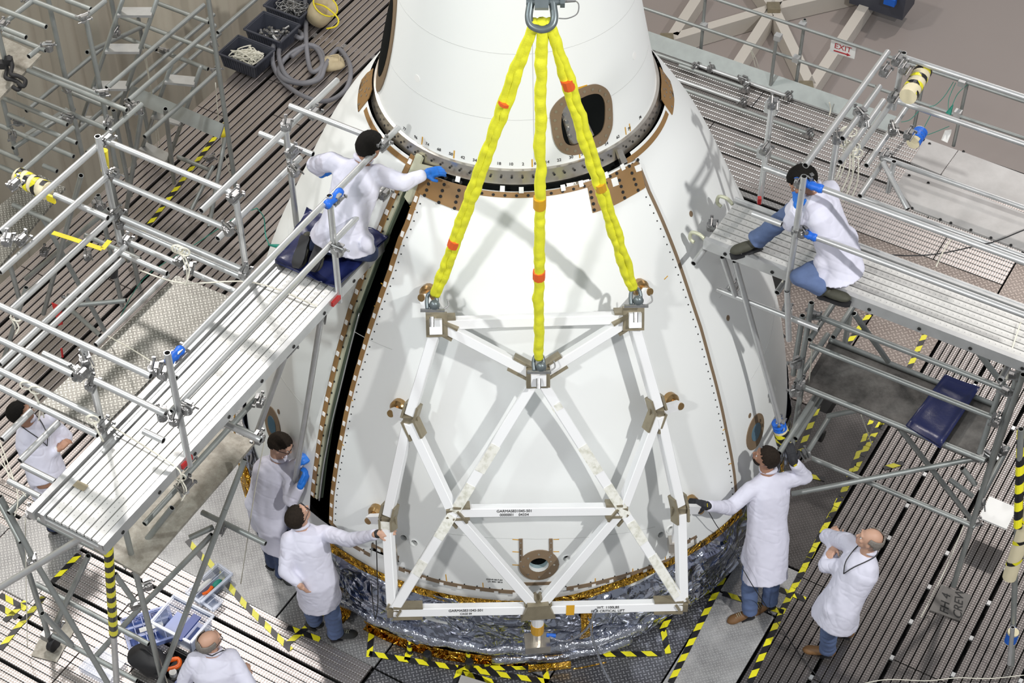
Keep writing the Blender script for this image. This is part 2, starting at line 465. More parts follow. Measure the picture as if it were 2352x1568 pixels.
def along(pts, step, prof=rprof, start=.0):
    out = []; acc = start
    for i in range(len(pts) - 1):
        a, b = pts[i], pts[i + 1]; L = (spt(*a, 0, prof) - spt(*b, 0, prof)).length
        while acc < L:
            t = acc / L; out.append((a[0] + (b[0] - a[0]) * t, a[1] + (b[1] - a[1]) * t)); acc += step
        acc -= L
    return out
def dots(name, pts, r, off, mat, parent, prof=rprof, h=.004, n=8):
    """fasteners or holes: one small disc each, joined (too small to pick apart)"""
    m = MB()
    for a, z in pts:
        p = spt(a, z, off, prof); nr = (spt(a, z, off + .1, prof) - p).normalized(); m.tube([p - nr * .001, p + nr * h], r, n)
    o = m.build(name, mat, parent); o['kind'] = 'stuff'; return o

craft = thing('spacecraft_fairing', 'tall white curved spacecraft fairing with foil round its foot, mid platform', 'spacecraft', (0, 0, 0))
PL = [on(p[0] + 9, p[1]) for p in ((965, 400), (947, 453), (926, 512), (911, 545), (887, 620), (864, 684), (839, 758), (813, 845), (793, 921), (779, 989), (766, 1058), (756, 1130), (753, 1196))]   # left edge of the loose panel
PR = [on(*p) for p in ((1458, 368), (1468, 390), (1487, 439), (1515, 500), (1550, 587), (1573, 654), (1605, 750), (1628, 835), (1645, 900), (1663, 984), (1681, 1079), (1686, 1130), (1688, 1185))]
BLE = [on(*p) for p in ((943, 352), (912, 418), (872, 510), (834, 612), (800, 705), (773, 800), (756, 870), (737, 960), (723, 1050), (713, 1135))]   # outer line of the brown strip on the body, left of the gap
def interp(E, z):
    E = sorted(E, key=lambda p: p[1])
    if z <= E[0][1]: return E[0][0]
    for a, b in zip(E, E[1:]):
        if z <= b[1]: return a[0] + (b[0] - a[0]) * (z - a[1]) / max(1e-6, b[1] - a[1])
    return E[-1][0]
ZO = 1.50
m = MB(); rows = [.75 + (4.84 - .75) * i / 64 for i in range(65)]; NU = 110
for z in rows:
    if z < ZO: a0, a1 = radians(-90), radians(270)
    else:
        a0 = interp(PR, z) - radians(.5); a1 = interp(BLE, z) + 2 * pi
    for k in range(NU + 1): m.v.append(spt(a0 + (a1 - a0) * k / NU, z))
W = NU + 1
for i in range(len(rows) - 1):
    if rows[i] < ZO <= rows[i + 1]: continue
    for k in range(NU): m.f.append((i * W + k, i * W + k + 1, (i + 1) * W + k + 1, (i + 1) * W + k)); m.mi.append(0)
m.build('curved_shell', M_white, craft, smooth=True)
# short sill under the opening, joining the full band and the open part of the shell
i0 = max(i for i in range(65) if rows[i] < ZO)
zs0, zs1 = rows[i0], rows[i0 + 1]
m = MB(); a0 = interp(PR, zs1) - radians(.5); a1 = interp(BLE, zs1) + 2 * pi
for k in range(NU + 1):
    a = a0 + (a1 - a0) * k / NU; m.v += [spt(a, zs0), spt(a, zs1)]
for k in range(NU): m.f.append((2 * k, 2 * k + 2, 2 * k + 3, 2 * k + 1)); m.mi.append(0)
m.build('sill_band', M_white, craft, smooth=True)
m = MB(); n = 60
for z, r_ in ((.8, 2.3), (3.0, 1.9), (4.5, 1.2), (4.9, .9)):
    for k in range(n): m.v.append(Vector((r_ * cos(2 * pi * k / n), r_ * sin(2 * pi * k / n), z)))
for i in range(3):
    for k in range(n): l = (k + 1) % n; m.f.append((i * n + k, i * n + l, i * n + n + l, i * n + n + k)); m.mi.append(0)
m.build('unlit_core', M_black, craft, smooth=True)  # added black liner; its colour stands for the unlit inside
# upper cone
m = MB(); zz = [CZ0 + .62 * i for i in range(8)]; n = 128
for z in zz:
    for k in range(n): m.v.append(spt(2 * pi * k / n, z, 0, rcone))
for i in range(len(zz) - 1):
    for k in range(n): l = (k + 1) % n; m.f.append((i * n + k, i * n + l, i * n + n + l, i * n + n + k)); m.mi.append(0)
m.build('upper_cone', M_white, craft, smooth=True)
def ringband(name, prof_pts, mat, a0=0., a1=2 * pi, n=128):
    m = MB()
    for z, r_ in prof_pts:
        for k in range(n + 1): a = a0 + (a1 - a0) * k / n; m.v.append(Vector((r_ * cos(a), r_ * sin(a), z)))
    for i in range(len(prof_pts) - 1):
        for k in range(n): m.f.append((i * (n + 1) + k, i * (n + 1) + k + 1, (i + 1) * (n + 1) + k + 1, (i + 1) * (n + 1) + k)); m.mi.append(0)
    return m.build(name, mat, craft, angle=30)
ringband('joint_ring', [(4.76, 1.19), (4.80, 1.205), (4.815, 1.222), (4.925, 1.188), (4.932, 1.150)], M_steel)
ringband('ring_seat', [(4.60, 1.30), (4.76, 1.20), (4.81, 1.19)], M_black)
def arc(z, x0, y0, x1, y1, n=14):
    a0, a1 = on(x0, y0)[0], on(x1, y1)[0]; return [(a0 + (a1 - a0) * k / n, z) for k in range(n + 1)]
ring_l = [on(*p) for p in ((854, 205), (858, 222), (866, 246), (882, 276), (905, 307), (935, 337), (960, 352))]
ring_r = [on(*p) for p in ((1512, 205), (1507, 228), (1494, 258), (1474, 288), (1450, 318), (1428, 340))]
strip('edge_strip', arc(4.80, 858, 222, 958, 350), .045, .004, .006, M_brown, craft)
strip('edge_strip', arc(4.80, 1507, 228, 1428, 342), .045, .004, .006, M_brown, craft)
strip('edge_strip', BLE, .05, .004, .006, M_brown, craft, side=-.03)
# wedge plates beside the ring
wl = [on(*p) for p in ((858, 158), (845, 168), (832, 184), (824, 217), (824, 257), (848, 226), (856, 205))]
wr = [on(*p) for p in ((1509, 155), (1524, 168), (1538, 187), (1547, 228), (1543, 264), (1519, 228), (1511, 205))]
for w_ in (wl, wr):
    o = patch('wedge_plate', w_, .008, .008, M_brown, craft, .04)
    cx = sum(p[0] for p in w_) / len(w_); cz = sum(p[1] for p in w_) / len(w_)
    dots('fastener_row', [(cx + (p[0] - cx) * t, cz + (p[1] - cz) * t) for p in w_ for t in (.35, .7)], .011, .009, M_steel, craft)
# flange beside the gap: pale primed rail with its deep inner face
fl = [(a + .062 / rprof(z), z) for a, z in BLE]
strip('flange_rail', fl, .045, -.004, .02, M_cream, craft)
fl2 = [(a + .03 / rprof(z), z) for a, z in fl]
m = MB()
for a, z in fl2:
    m.v += [spt(a - .012 / rprof(z), z, -.012), spt(a + .01 / rprof(z), z, -.06)]
for i in range(len(fl2) - 1): m.f.append((2 * i, 2 * i + 1, 2 * i + 3, 2 * i + 2)); m.mi.append(0)
m.build('flange_web', M_green, craft, smooth=True)
dots('fastener_row', along(fl, .115), .009, -.002, M_dark, craft)
for p in along(BLE, .155, start=.06): 
    a, z = p[0] + .03 / rprof(p[1]), p[1]
    patch('tab', [(a - .017 / rprof(z), z - .018), (a + .017 / rprof(z), z - .018), (a + .017 / rprof(z), z + .018), (a - .017 / rprof(z), z + .018)], .009, .005, M_paper, craft, .1)
pip = [(a + .045 / rprof(z), z) for a, z in fl if z < 3.6]
MB().tube(spline([spt(a, z, -.03 - .02 * sin(i)) for i, (a, z) in enumerate(pip)], 5), .007, 8).build('harness_tube', M_alu, craft, smooth=True)
# top of the opening: bracket blocks
for pts_, nm, mt in ((((955, 372), (998, 384), (985, 430), (942, 470), (930, 452), (950, 408)), 'corner_fitting', M_cream),
                 (((958, 352), (972, 360), (938, 440), (925, 430)), 'hinge_arm', M_cream),
                 (((1300, 421), (1352, 411), (1352, 423), (1303, 434)), 'ring_block', M_steel),
                 (((1380, 404), (1418, 386), (1422, 396), (1382, 414)), 'ring_block', M_steel),
                 (((1415, 344), (1426, 341), (1440, 372), (1427, 378)), 'hinge_arm', M_steel)):
    patch(nm, [on(*p) for p in pts_], .012, .03, mt, craft, .05)
# round ports on both flanks
def ellipse(c, ra, rb, n=28): return [(c[0] + ra * cos(2 * pi * k / n) / rprof(c[1]), c[1] + rb * sin(2 * pi * k / n)) for k in range(n)]
for (x, y) in ((626, 975), (1735, 991)):
    c = on(x, y); o = patch('port_ring', ellipse(c, .17, .17), .008, .01, M_brown2, craft, .06)
    patch('port_glass', ellipse(c, .085, .085), .012, .006, M_glass, o, .05)
for (x, y) in ((1587, 491), (1672, 730), (1722, 954), (640, 945), (1655, 1000)):
    patch('plug', ellipse(on(x, y), .024, .024, 12), .003, .004, M_brown2, craft, .05)
def seam(name, p, q_, prof=rprof, n=24, w=.006, mat=None):
    a, b = p, q_
    strip(name, [(a[0] + (b[0] - a[0]) * k / n, a[1] + (b[1] - a[1]) * k / n) for k in range(n + 1)], w, .0015, .002, mat or M_seam, craft, prof)
M_seam = simple('seam_grey', (.55, .56, .55), .6)
c0 = oncone(1225, 5); c1 = oncone(1227, 384)
seam('panel_seam', (c1[0], c1[1] + .01), (c0[0], 8.6), rcone)
# numerals round the foot of the cone
nums = '77 96 74 68 50 42 34 26 18 10 2 6 14 22 30 38 46 54 62 70 76'.split()
for k, s_ in enumerate(nums):
    x = 935 + (1465 - 935) * k / (len(nums) - 1)
    a = -pi / 2 + (x - 1187) / 322 * 1.02 if False else math.asin(max(-1, min(1, (x - 1187) / 322))) - pi / 2
    z = CZ0 + .05; p = spt(a, z, .002, rcone); T_ = Vector((-sin(a), cos(a), 0)); up = (spt(a, z + .1, .002, rcone) - p).normalized()
    text(s_, .036, p, T_, up, M_ink, craft, 'numeral')
# window in the cone
wo = [oncone(*p) for p in ((1319, 209), (1340, 199), (1362, 193), (1378, 195), (1393, 205), (1402, 224), (1405, 250), (1405, 286), (1398, 310), (1388, 328), (1360, 342), (1333, 352), (1312, 355), (1292, 349), (1278, 335), (1270, 316), (1266, 290), (1263, 264), (1268, 248), (1280, 232), (1296, 220))]
wi = [oncone(*p) for p in ((1330, 226), (1350, 217), (1368, 214), (1380, 220), (1387, 236), (1388, 262), (1386, 285), (1378, 303), (1358, 317), (1336, 326), (1316, 333), (1302, 330), (1294, 318), (1290, 300), (1288, 280), (1292, 252), (1306, 237))]
def grow(poly, k):
    cx = sum(p[0] for p in poly) / len(poly); cz = sum(p[1] for p in poly) / len(poly)
    return [(cx + (p[0] - cx) * k, cz + (p[1] - cz) * k) for p in poly]
def rnd_(poly): return [(p.x, p.y) for p in spline([Vector((a, z, 0)) for a, z in poly], 3, True)]
wo = rnd_(wo); wi = rnd_(wi)
win = patch('window_frame', wo, .012, .012, M_brown2, craft, .05, rcone, [wi])
patch('window_opening', grow(wi, 1.02), .003, .002, M_black, win, .05, rcone)
mid = 0 and [((a[0] + b[0]) / 2, (a[1] + b[1]) / 2) for a, b in zip(along(wo + wo[:1], .09, rcone), along(grow(wi, 1.02) + [grow(wi, 1.02)[0]], .068, rcone))]
dots('fastener_ring', along(grow(wo, .87) + [grow(wo, .87)[0]], .075, rcone), .013, .012, M_bracket, win, rcone)
br = patch('inner_bracket', [oncone(*p) for p in ((1287, 258), (1302, 238), (1312, 240), (1352, 322), (1320, 334), (1308, 330))], .008, .006, M_steel, win, .05, rcone)
dots('bolt_row', [oncone(*p) for p in ((1295, 260), (1300, 278), (1303, 295), (1308, 311))], .016, .009, M_clamp, win, rcone, .012)
MB().tube([spt(*oncone(*p), .02, rcone) for p in ((1325, 236), (1340, 270), (1358, 308))], .012, 8).build('inner_rod', M_steel, win)
patch('amber_tag', [oncone(*p) for p in ((1328, 200), (1348, 194), (1349, 202), (1329, 208))], .004, .003, M_amber, craft, .05, rcone)
wl2 = [oncone(*p) for p in ((903, 2), (898, 60), (886, 120), (872, 182), (868, 178), (872, 120), (886, 55))]
cL = (radians(-172), 5.45)
ov = [(cL[0] + .19 * cos(t) * (1 if cos(t) > 0 else 1), cL[1] + .52 * sin(t)) for t in [2 * pi * k / 26 for k in range(26)]]
w2 = patch('window_frame', ov, .012, .012, M_brown2, craft, .08, rcone)
patch('window_opening', grow(ov, .72), .016, .004, M_black, w2, .08, rcone)
for (x, y) in ((958, 180), (1457, 128)): patch('round_patch', [(oncone(x, y)[0] + .03 * cos(t), oncone(x, y)[1] + .03 * sin(t)) for t in [2 * pi * k / 12 for k in range(12)]], .002, .002, M_paper, craft, .05, rcone)
for k, x in enumerate((976, 1048, 1220, 1325, 1430, 1440)):
    a = math.asin((x - 1187) / 322.) - pi / 2
    patch('amber_tick', [(a - .004, CZ0 + .02), (a + .004, CZ0 + .02), (a + .004, CZ0 + .09), (a - .004, CZ0 + .09)], .003, .002, M_amber, craft, .1, rcone)
dots('bolt_ring', [(2 * pi * k / 90, 4.88) for k in range(90)], .010, .012, M_dark, craft, lambda z: 1.205 - .33 * (z - 4.88), .004)

# foil skirt
def skirt_r(z, a): return 0
prof_sk = [(1.20, 2.645), (1.10, 2.66), (.90, 2.70), (.74, 2.66), (.62, 2.66), (.52, 2.68), (.40, 2.64), (.28, 2.57), (.20, 2.52), (.08, 2.46), (.015, 2.46), (.01, 2.52)]
def skirt(name, mat, a0, a1, rows_, n, amp, dz=None, off=0.0):
    m = MB(); R_ = len(rows_)
    for k in range(n + 1):
        a = a0 + (a1 - a0) * k / n
        for z, r_ in rows_:
            p = Vector((r_ * cos(a), r_ * sin(a), z)); u = noise.noise(Vector((a * 3, z * 4, 3))) + .8 * noise.noise(Vector((a * 8, z * 9 + a * 3, 9))) + .30 * abs(noise.noise(Vector((a * 22, z * 22 - a * 6, 5))))
            zz_ = z + (dz(a) if dz else 0) * max(0, min(1, (z - .5) / .6))
            m.v.append(Vector(((r_ + off + amp * u) * cos(a), (r_ + off + amp * u) * sin(a), max(.008, zz_ + .3 * amp * noise.noise(Vector((a * 9, z * 9, 1)))))))
    for k in range(n):
        for j in range(R_ - 1): m.f.append((k * R_ + j, k * R_ + j + 1, (k + 1) * R_ + j + 1, (k + 1) * R_ + j)); m.mi.append(0)
    return m.build(name, mat, craft)
def fine(L, k):
    out = []
    for a, b in zip(L, L[1:]): out += [(a[0] + (b[0] - a[0]) * i / k, a[1] + (b[1] - a[1]) * i / k) for i in range(k)]
    return out + [L[-1]]
def rise(a):     # the film's upper line climbs a little to the right and to the left
    d = degrees(a) + 90
    return .10 * max(0, min(1, (d - 3) / 25)) + .05 * max(0, min(1, (-d - 20) / 15))
skirt('foil_skirt', M_foil, radians(-200), radians(20), fine(prof_sk, 4), 420, .05, rise)
skirt('gold_tape_band', M_gold, radians(-135), radians(-40), fine([(1.235, 2.642), (1.21, 2.655), (1.18, 2.66), (1.155, 2.665)], 2), 260, .012, rise, .008)
skirt('gold_tape_band', M_gold, radians(-122), radians(-80), fine([(.40, 2.67), (.34, 2.66), (.295, 2.64), (.29, 2.70)], 2), 140, .015)
skirt('gold_tape_band', M_gold, radians(-178), radians(-126), fine([(.36, 2.62), (.30, 2.66), (.29, 2.76)], 3), 160, .02)
for a0, a1, z in ((-88, -80, .37), (-79.5, -73, .24), (-178, -150, .9), (-166, -158, .6)):
    skirt('gold_tape_band', M_gold, radians(a0), radians(a1), [(z + .05, 2.77), (z, 2.79), (z - .06, 2.78)], 40, .01)
for d in (-77, -32, -22, -12):
    skirt('gold_tape_band', M_gold, radians(d - 1.1), radians(d + 1.1), fine([(1.15, 2.69), (.8, 2.74), (.62, 2.72)], 4), 6, .03)
for d0, d1, z, r_ in ((-128, -60, .50, .055), (-116, -70, .16, .06), (-95, -66, .35, .05)):
    MB().tube(spline([Vector((2.66 * cos(radians(d)), 2.66 * sin(radians(d)), z + .02 * sin(d))) for d in range(d0, d1, 4)], 3), [r_ * (1 + .12 * sin(i * 1.3)) for i in range(len(range(d0, d1, 4)) * 3 - 2)], 12).build('film_roll', M_film, craft, smooth=True)

# ------------------------------------------------------------------ loose panel hanging on the lifting frame
panel = thing('fairing_panel', 'large white curved access panel with brown edge strips, hanging from the white lifting frame', 'panel', spt(radians(-85), 1.3))
OFFP = .03
bot = [on(*p) for p in ((817, 1252), (854, 1273), (857, 1249), (919, 1279), (919, 1303), (1000, 1330), (1100, 1349), (1190, 1357), (1300, 1349), (1400, 1328), (1500, 1296), (1534, 1283), (1534, 1262), (1594, 1232), (1597, 1250), (1645, 1219))]
top = [(a, min(z, 4.795)) for a, z in (on(*p) for p in ((1425, 379), (1380, 402), (1330, 421), (1250, 434), (1180, 434), (1115, 423), (1064, 406), (1020, 392), (990, 380)))]
outline = PL + bot + PR[::-1] + top
holes = [on(*p) for p in ((931, 1229), (955, 1241), (1300, 1276), (1326, 1271), (1513, 1222), (1535, 1210))]
port = on(1237, 1291)
o = patch('panel_shell', outline, OFFP, .045, M_white, panel, .06, holes=[ellipse(h, .032, .032, 16) for h in holes] + [ellipse(port, .085, .085, 24)])
for h in holes: patch('hole_rim', ellipse(h, .040, .040, 18), OFFP + .006, .03, M_white, panel, .05, holes=[ellipse(h, .031, .031, 16)])
patch('shade_sheet', grow(outline, .97), -.06, .01, M_black, panel, .12)  # added black sheet painting the shade behind the panel
strip('edge_strip', PL, .045, OFFP + .004, .02, M_brown, panel, side=-.02)
strip('edge_strip', PR, .032, OFFP + .004, .02, M_brown2, panel, side=.01)
strip('edge_strip', arc(4.775, 1064, 406, 1380, 402, 20), .045, OFFP + .004, .02, M_brown, panel)
bb = [bot[0:2], bot[2:4], bot[4:12], bot[12:14], bot[14:]]
for i, L in enumerate([[PL[-1], bot[0], bot[1]], bot[2:4], bot[4:8], bot[8:12], bot[12:14], [bot[14], bot[15], PR[-1]]]):
    strip('edge_strip', L, .045, OFFP + .004, .03, M_brown2, panel, side=-.02)
    for p in along(L, .16, start=.08):
        a, z = p[0], p[1] + .0; patch('tab', [(a - .018 / rprof(z), z - .012), (a + .018 / rprof(z), z - .012), (a + .018 / rprof(z), z + .018), (a - .018 / rprof(z), z + .018)], OFFP + .008, .004, M_paper, panel, .1)
for p in along(PL, .155, start=.05):
    a, z = p[0] + .02 / rprof(p[1]), p[1]; patch('tab', [(a - .014 / rprof(z), z - .02), (a + .014 / rprof(z), z - .02), (a + .014 / rprof(z), z + .02), (a - .014 / rprof(z), z + .02)], OFFP + .008, .004, M_paper, panel, .1)
dots('fastener_row', [(a + .07 / rprof(z), z) for a, z in along(PL, .075)] + [(a - .06 / rprof(z), z) for a, z in along(PR, .075)] + [(a, z + .05) for a, z in along(bot, .11)], .006, OFFP + .001, M_dark, panel)
pl_l = [(a, min(z, 4.80)) for a, z in (on(*p) for p in ((979, 378), (966, 443), (1013, 466), (1064, 485), (1076, 445), (1090, 414), (1060, 404), (1020, 392)))]
pl_r = [(a, min(z, 4.80)) for a, z in (on(*p) for p in ((1346, 429), (1358, 488), (1405, 471), (1440, 452), (1475, 431), (1466, 395), (1455, 372), (1420, 388), (1380, 408)))]
for w_, dp in ((pl_l, ((994, 409), (1029, 407), (1062, 418), (990, 422), (1025, 423), (986, 436), (1021, 437), (1058, 436), (981, 448), (1017, 450), (1054, 450), (1013, 464), (1051, 463), (1048, 477), (1046, 414))),
               (pl_r, ((1457, 368), (1438, 382), (1410, 398), (1444, 398), (1416, 414), (1449, 412), (1453, 424), (1420, 428), (1458, 437), (1424, 441), (1428, 454), (1352, 440), (1354, 453), (1358, 467), (1360, 481), (1395, 405), (1386, 420)))):
    patch('corner_plate', w_, OFFP + .012, .014, M_brown, panel, .06)
    dots('fastener_row', [on(*p) for p in dp], .014, OFFP + .013, M_dark, panel)
dots('fastener_row', along(arc(4.772, 1064, 406, 1380, 402, 20), .09), .012, OFFP + .005, M_dark, panel)
for p in ((1056, 410), (1155, 432), (1197, 435), (1290, 430), (1330, 421), (1423, 384), (1386, 402)):
    a, z = on(*p); patch('tab', [(a - .018 / rprof(z), z - .02), (a + .018 / rprof(z), z - .02), (a + .018 / rprof(z), z + .02), (a - .018 / rprof(z), z + .02)], OFFP + .018, .005, M_paper, panel, .1)
patch('label_square', [on(*p) for p in ((1397, 411), (1410, 406), (1415, 424), (1402, 429))], OFFP + .016, .004, M_paper, panel, .1)
patch('label_square', [on(*p) for p in ((1449, 383), (1463, 377), (1466, 392), (1454, 396))], OFFP + .016, .004, M_paper, panel, .1)
# round port with its two uprights
o = patch('port_flange', ellipse(port, .17, .17, 32), OFFP + .012, .014, M_brown2, panel, .05, holes=[ellipse(port, .085, .085, 24)])
dots('fastener_ring', ellipse(port, .13, .13, 8), .010, OFFP + .013, M_steel, o)
m = MB(); n = 24
for d_ in (.012, -.22):
    for k in range(n): m.v.append(spt(port[0] + .086 * cos(2 * pi * k / n) / rprof(port[1]), port[1] + .086 * sin(2 * pi * k / n), OFFP + d_))
for k in range(n): l = (k + 1) % n; m.f.append((k, n + k, n + l, l)); m.mi.append(0)
M_pipe = simple('pale_blue_bore', (.35, .47, .50), .4)
m.build('port_bore', M_pipe, o, smooth=True)
for x0 in (1192, 1260):
    L = [(x0, 1231), (x0 + 8, 1231), (x0 + 9, 1296), (x0 + 1, 1296)]; patch('port_upright', [on(*p) for p in L], OFFP + .010, .010, M_brown2, panel, .06)
    dots('fastener_row', [on(x0 + 4, y) for y in (1239, 1253, 1267, 1281)], .008, OFFP + .011, M_steel, panel)
patch('cross_strip', [on(*p) for p in ((1194, 1331), (1268, 1329), (1268, 1335), (1194, 1337))], OFFP + .008, .008, M_brown2, panel, .06)
def tick(x0, y0, x1, y1):
    a, b = on(x0, y0), on(x1, y1); strip('amber_tick', [a, b], .008, OFFP + .002, .002, M_amber, panel)
for y in (1233, 1261, 1291): tick(1177, y, 1192, y + 1); tick(1270, y, 1283, y)
for x0, y0, x1, y1 in ((946, 473, 959, 481), (917, 552, 927, 560), (880, 648, 891, 655), (865, 700, 875, 707), (833, 806, 842, 812), (806, 909, 816, 918), (785, 1011, 795, 1020), (767, 1103, 775, 1108),
                       (1026, 1313, 1028, 1328), (1110, 1332, 1111, 1345), (1365, 1322, 1365, 1338), (1450, 1300, 1450, 1315), (1524, 1273, 1524, 1288), (1654, 986, 1660, 980), (1667, 1063, 1676, 1060), (1520, 640, 1528, 632)): tick(x0, y0, x1, y1)
for x, y, s_ in ((1136, 1325, 'OGIVE 0017-04'), (1138, 1330, 'LV. 9031 2016')):
    a, z = on(x, y); p = spt(a, z, OFFP + .002); text(s_, .022, p, Vector((-sin(a), cos(a), 0)), (spt(a, z + .1, OFFP) - p).normalized(), M_ink, panel, 'stencil')
# brass cups that the lifting frame's feet plug into
CUPS = [on(*p) for p in ((990, 668), (1462, 657), (922, 930), (1532, 916), (872, 1168), (1578, 1148))]
for a, z in CUPS:
    p0 = spt(a, z, OFFP); nr = (spt(a, z, .2) - spt(a, z, 0)).normalized(); t1 = Vector((-sin(a), cos(a), 0)); t2 = nr.cross(t1)
    c = MB().tube([p0, p0 + nr * .05, p0 + nr * .075], [.075, .07, .05], 16).build('cup_boss', M_brass, panel, angle=30)
    MB().pipe(p0 + nr * .0, p0 + nr * .13, .036, 12, .7).build('cup_sleeve', [M_brass, M_dark], c)

for pts_ in (((1000, 1215), (1090, 1226), (1190, 1231), (1290, 1231), (1400, 1222), (1500, 1205)), ((820, 760), (905, 800))):
    strip('seam_line', [on(*p) for p in pts_], .004, OFFP + .0015, .002, M_seam, panel)
for z_ in (5.35, 5.9):
    strip('seam_line', [(radians(d), z_) for d in range(-175, -4, 6)], .004, .0012, .002, M_seam, craft, rcone)
for z_ in (2.5, 3.4):
    strip('seam_line', [(radians(d), z_) for d in range(-32, 20, 6)], .004, .0012, .002, M_seam, craft)
    strip('seam_line', [(radians(d), z_) for d in range(-190, -138, 6)], .004, .0012, .002, M_seam, craft)
# ------------------------------------------------------------------ white lifting frame
def off(x, y, o_):   # point on the line of sight that stands o_ off the fairing
    a, z = on(x, y, lambda q_: rprof(min(q_, 4.85)), o_, 5.2); return spt(a, min(z, 4.85), 0) * 0 + Vector((cos(a) * (rprof(min(z, 4.85)) + o_), sin(a) * (rprof(min(z, 4.85)) + o_), z))
PHI0 = radians(-85); NF = Vector((cos(PHI0), sin(PHI0), 0)); TF = Vector((-sin(PHI0), cos(PHI0), 0))
def inplane(x, y, P0, n):
    d = ray(x, y); return CAM + d * ((P0 - CAM).dot(n) / d.dot(n))
nC = off(1235, 862, .30)
nBM = inplane(1235, 1396, NF * 2.92, NF)
nfront = TF.cross(nC - nBM).normalized()
nBL = inplane(903, 1402, nBM, nfront); nBR = inplane(1567, 1388, nBM, nfront)
nLL = inplane(1040, 1173, nBM, nfront); nLR = inplane(1428, 1168, nBM, nfront)
nTL = off(1006, 742, .30); nTR = off(1450, 728, .30)
nML = off(940, 960, .30); nMR = off(1512, 944, .30)
nSL = off(890, 1190, .34); nSR = off(1562, 1168, .34)
frame = thing('lifting_truss', 'white welded square-tube lifting frame with olive corner brackets, hung on yellow slings before the panel', 'frame', nBM)
BW = .084
def fbeam(a, b, up=None, w=BW, cut=.04):
    a = Vector(a); b = Vector(b); d = (b - a).normalized(); mid_ = (a + b) / 2
    up = up or Vector((mid_.x, mid_.y, .35 * hypot(mid_.x, mid_.y)))
    m = MB(); m.beam(a + d * cut, b - d * cut, w, w, up); me_ = m.build('beam', M_truss, frame)
    bm = bmesh.new(); bm.from_mesh(me_.data); bmesh.ops.bevel(bm, geom=bm.edges[:], offset=.006, segments=1, affect='EDGES'); bm.to_mesh(me_.data); bm.free()
    return me_
for a, b in ((nTL, nTR), (nTL, nC), (nTR, nC), (nTL, nML), (nTR, nMR), (nML, nLL), (nMR, nLR), (nML, nSL), (nMR, nSR), (nSL, nBL), (nSR, nBR),
             (nC, nBL), (nC, nBR), (nLL, nLR), (nLL, nBM), (nLR, nBM)): fbeam(a, b)
bl = fbeam(nBL, nBM, cut=.0); br_ = fbeam(nBM, nBR, cut=.0)
def on_beam(a, b, t, w=.085, l=.3, mat=M_scuff):
    d = (b - a).normalized(); c = a + (b - a) * t; up = Vector((c.x, c.y, .35 * hypot(c.x, c.y))).normalized(); Y = up.cross(d).normalized(); Z = d.cross(Y)
    return MB().box(c + Z * (BW / 2 + .001), l, w, .004, d, Y, Z).build('worn_patch', mat, frame)
for t, l in ((.33, .28), (.50, .30), (.62, .25), (.80, .15)): on_beam(nC, nBL, t, l=l)
for t, l in ((.12, .06), (.34, .30), (.52, .35), (.66, .25), (.84, .4), (.93, .12)): on_beam(nC, nBR, t, l=l)
on_beam(nBM, nBR, .22, .1, .07, M_amber)
on_beam(nSL, nBL, .06, .09, .07)
def gusset(p, d1, d2, L1=.16, L2=.16, name='corner_bracket'):
    """open channel bracket wrapping the ends of two beams"""
    p = Vector(p); up = Vector((p.x, p.y, .35 * hypot(p.x, p.y))).normalized(); m = MB()
    for d, L in ((d1, L1), (d2, L2)):
        d = (Vector(d) - p).normalized(); Y = up.cross(d).normalized(); Z = d.cross(Y)
        c = p + d * (L / 2)
        m.box(c + Y * (BW / 2 + .012), L, .02, BW + .02, d, Y, Z); m.box(c - Y * (BW / 2 + .012), L, .02, BW + .02, d, Y, Z); m.box(c - Z * (BW / 2 + .008), L, BW + .03, .012, d, Y, Z)
    m.box(p - up * .03, .12, .12, .1)
    return m.build(name, M_bracket, frame)
gusset(nTL, nTR, nC, .14, .16); gusset(nTR, nTL, nC, .14, .16); gusset(nC, nTL, nTR, .24, .24)
gusset(nML, nTL, nLL, .14, .18); gusset(nMR, nTR, nLR, .14, .18); gusset(nLL, nLR, nBM, .14, .14); gusset(nLR, nLL, nBM, .14, .14)
gusset(nSL, nML, nBL, .14, .1); gusset(nSR, nMR, nBR, .14, .12); gusset(nBL, nBM, nC, .25, .06); gusset(nBR, nBM, nC, .25, .06); gusset(nBM, nLL, nLR, .12, .12)
# white top boxes on the two upper nodes and the centre
for P, Q_ in ((nTL, nTR), (nTR, nTL), (nC, nBM)):
    up = Vector((P.x, P.y, .5 * hypot(P.x, P.y))).normalized(); d = (Q_ - P).normalized(); Y = up.cross(d).normalized()
    MB().box(P + up * .035, .17, .19, .06, d, Y, d.cross(Y)).build('node_bracket', M_bracket, frame)
    MB().box(P + up * .06, .10, .12, .10, d, Y, d.cross(Y)).build('node_box', M_truss, frame)
# arms and collars to the brass cups
for (a, z), P in zip(CUPS, (nTL, nTR, nML, nMR, nSL, nSR)):
    c = spt(a, z, .16); nr = (spt(a, z, .2) - spt(a, z, 0)).normalized()
    m = MB().beam(c, P, .075, .05, nr)
    arm = m.build('foot_arm', M_truss, frame)
    MB().tube([spt(a, z, .10), spt(a, z, .20)], .032, 12).build('foot_pin', M_brass, arm)
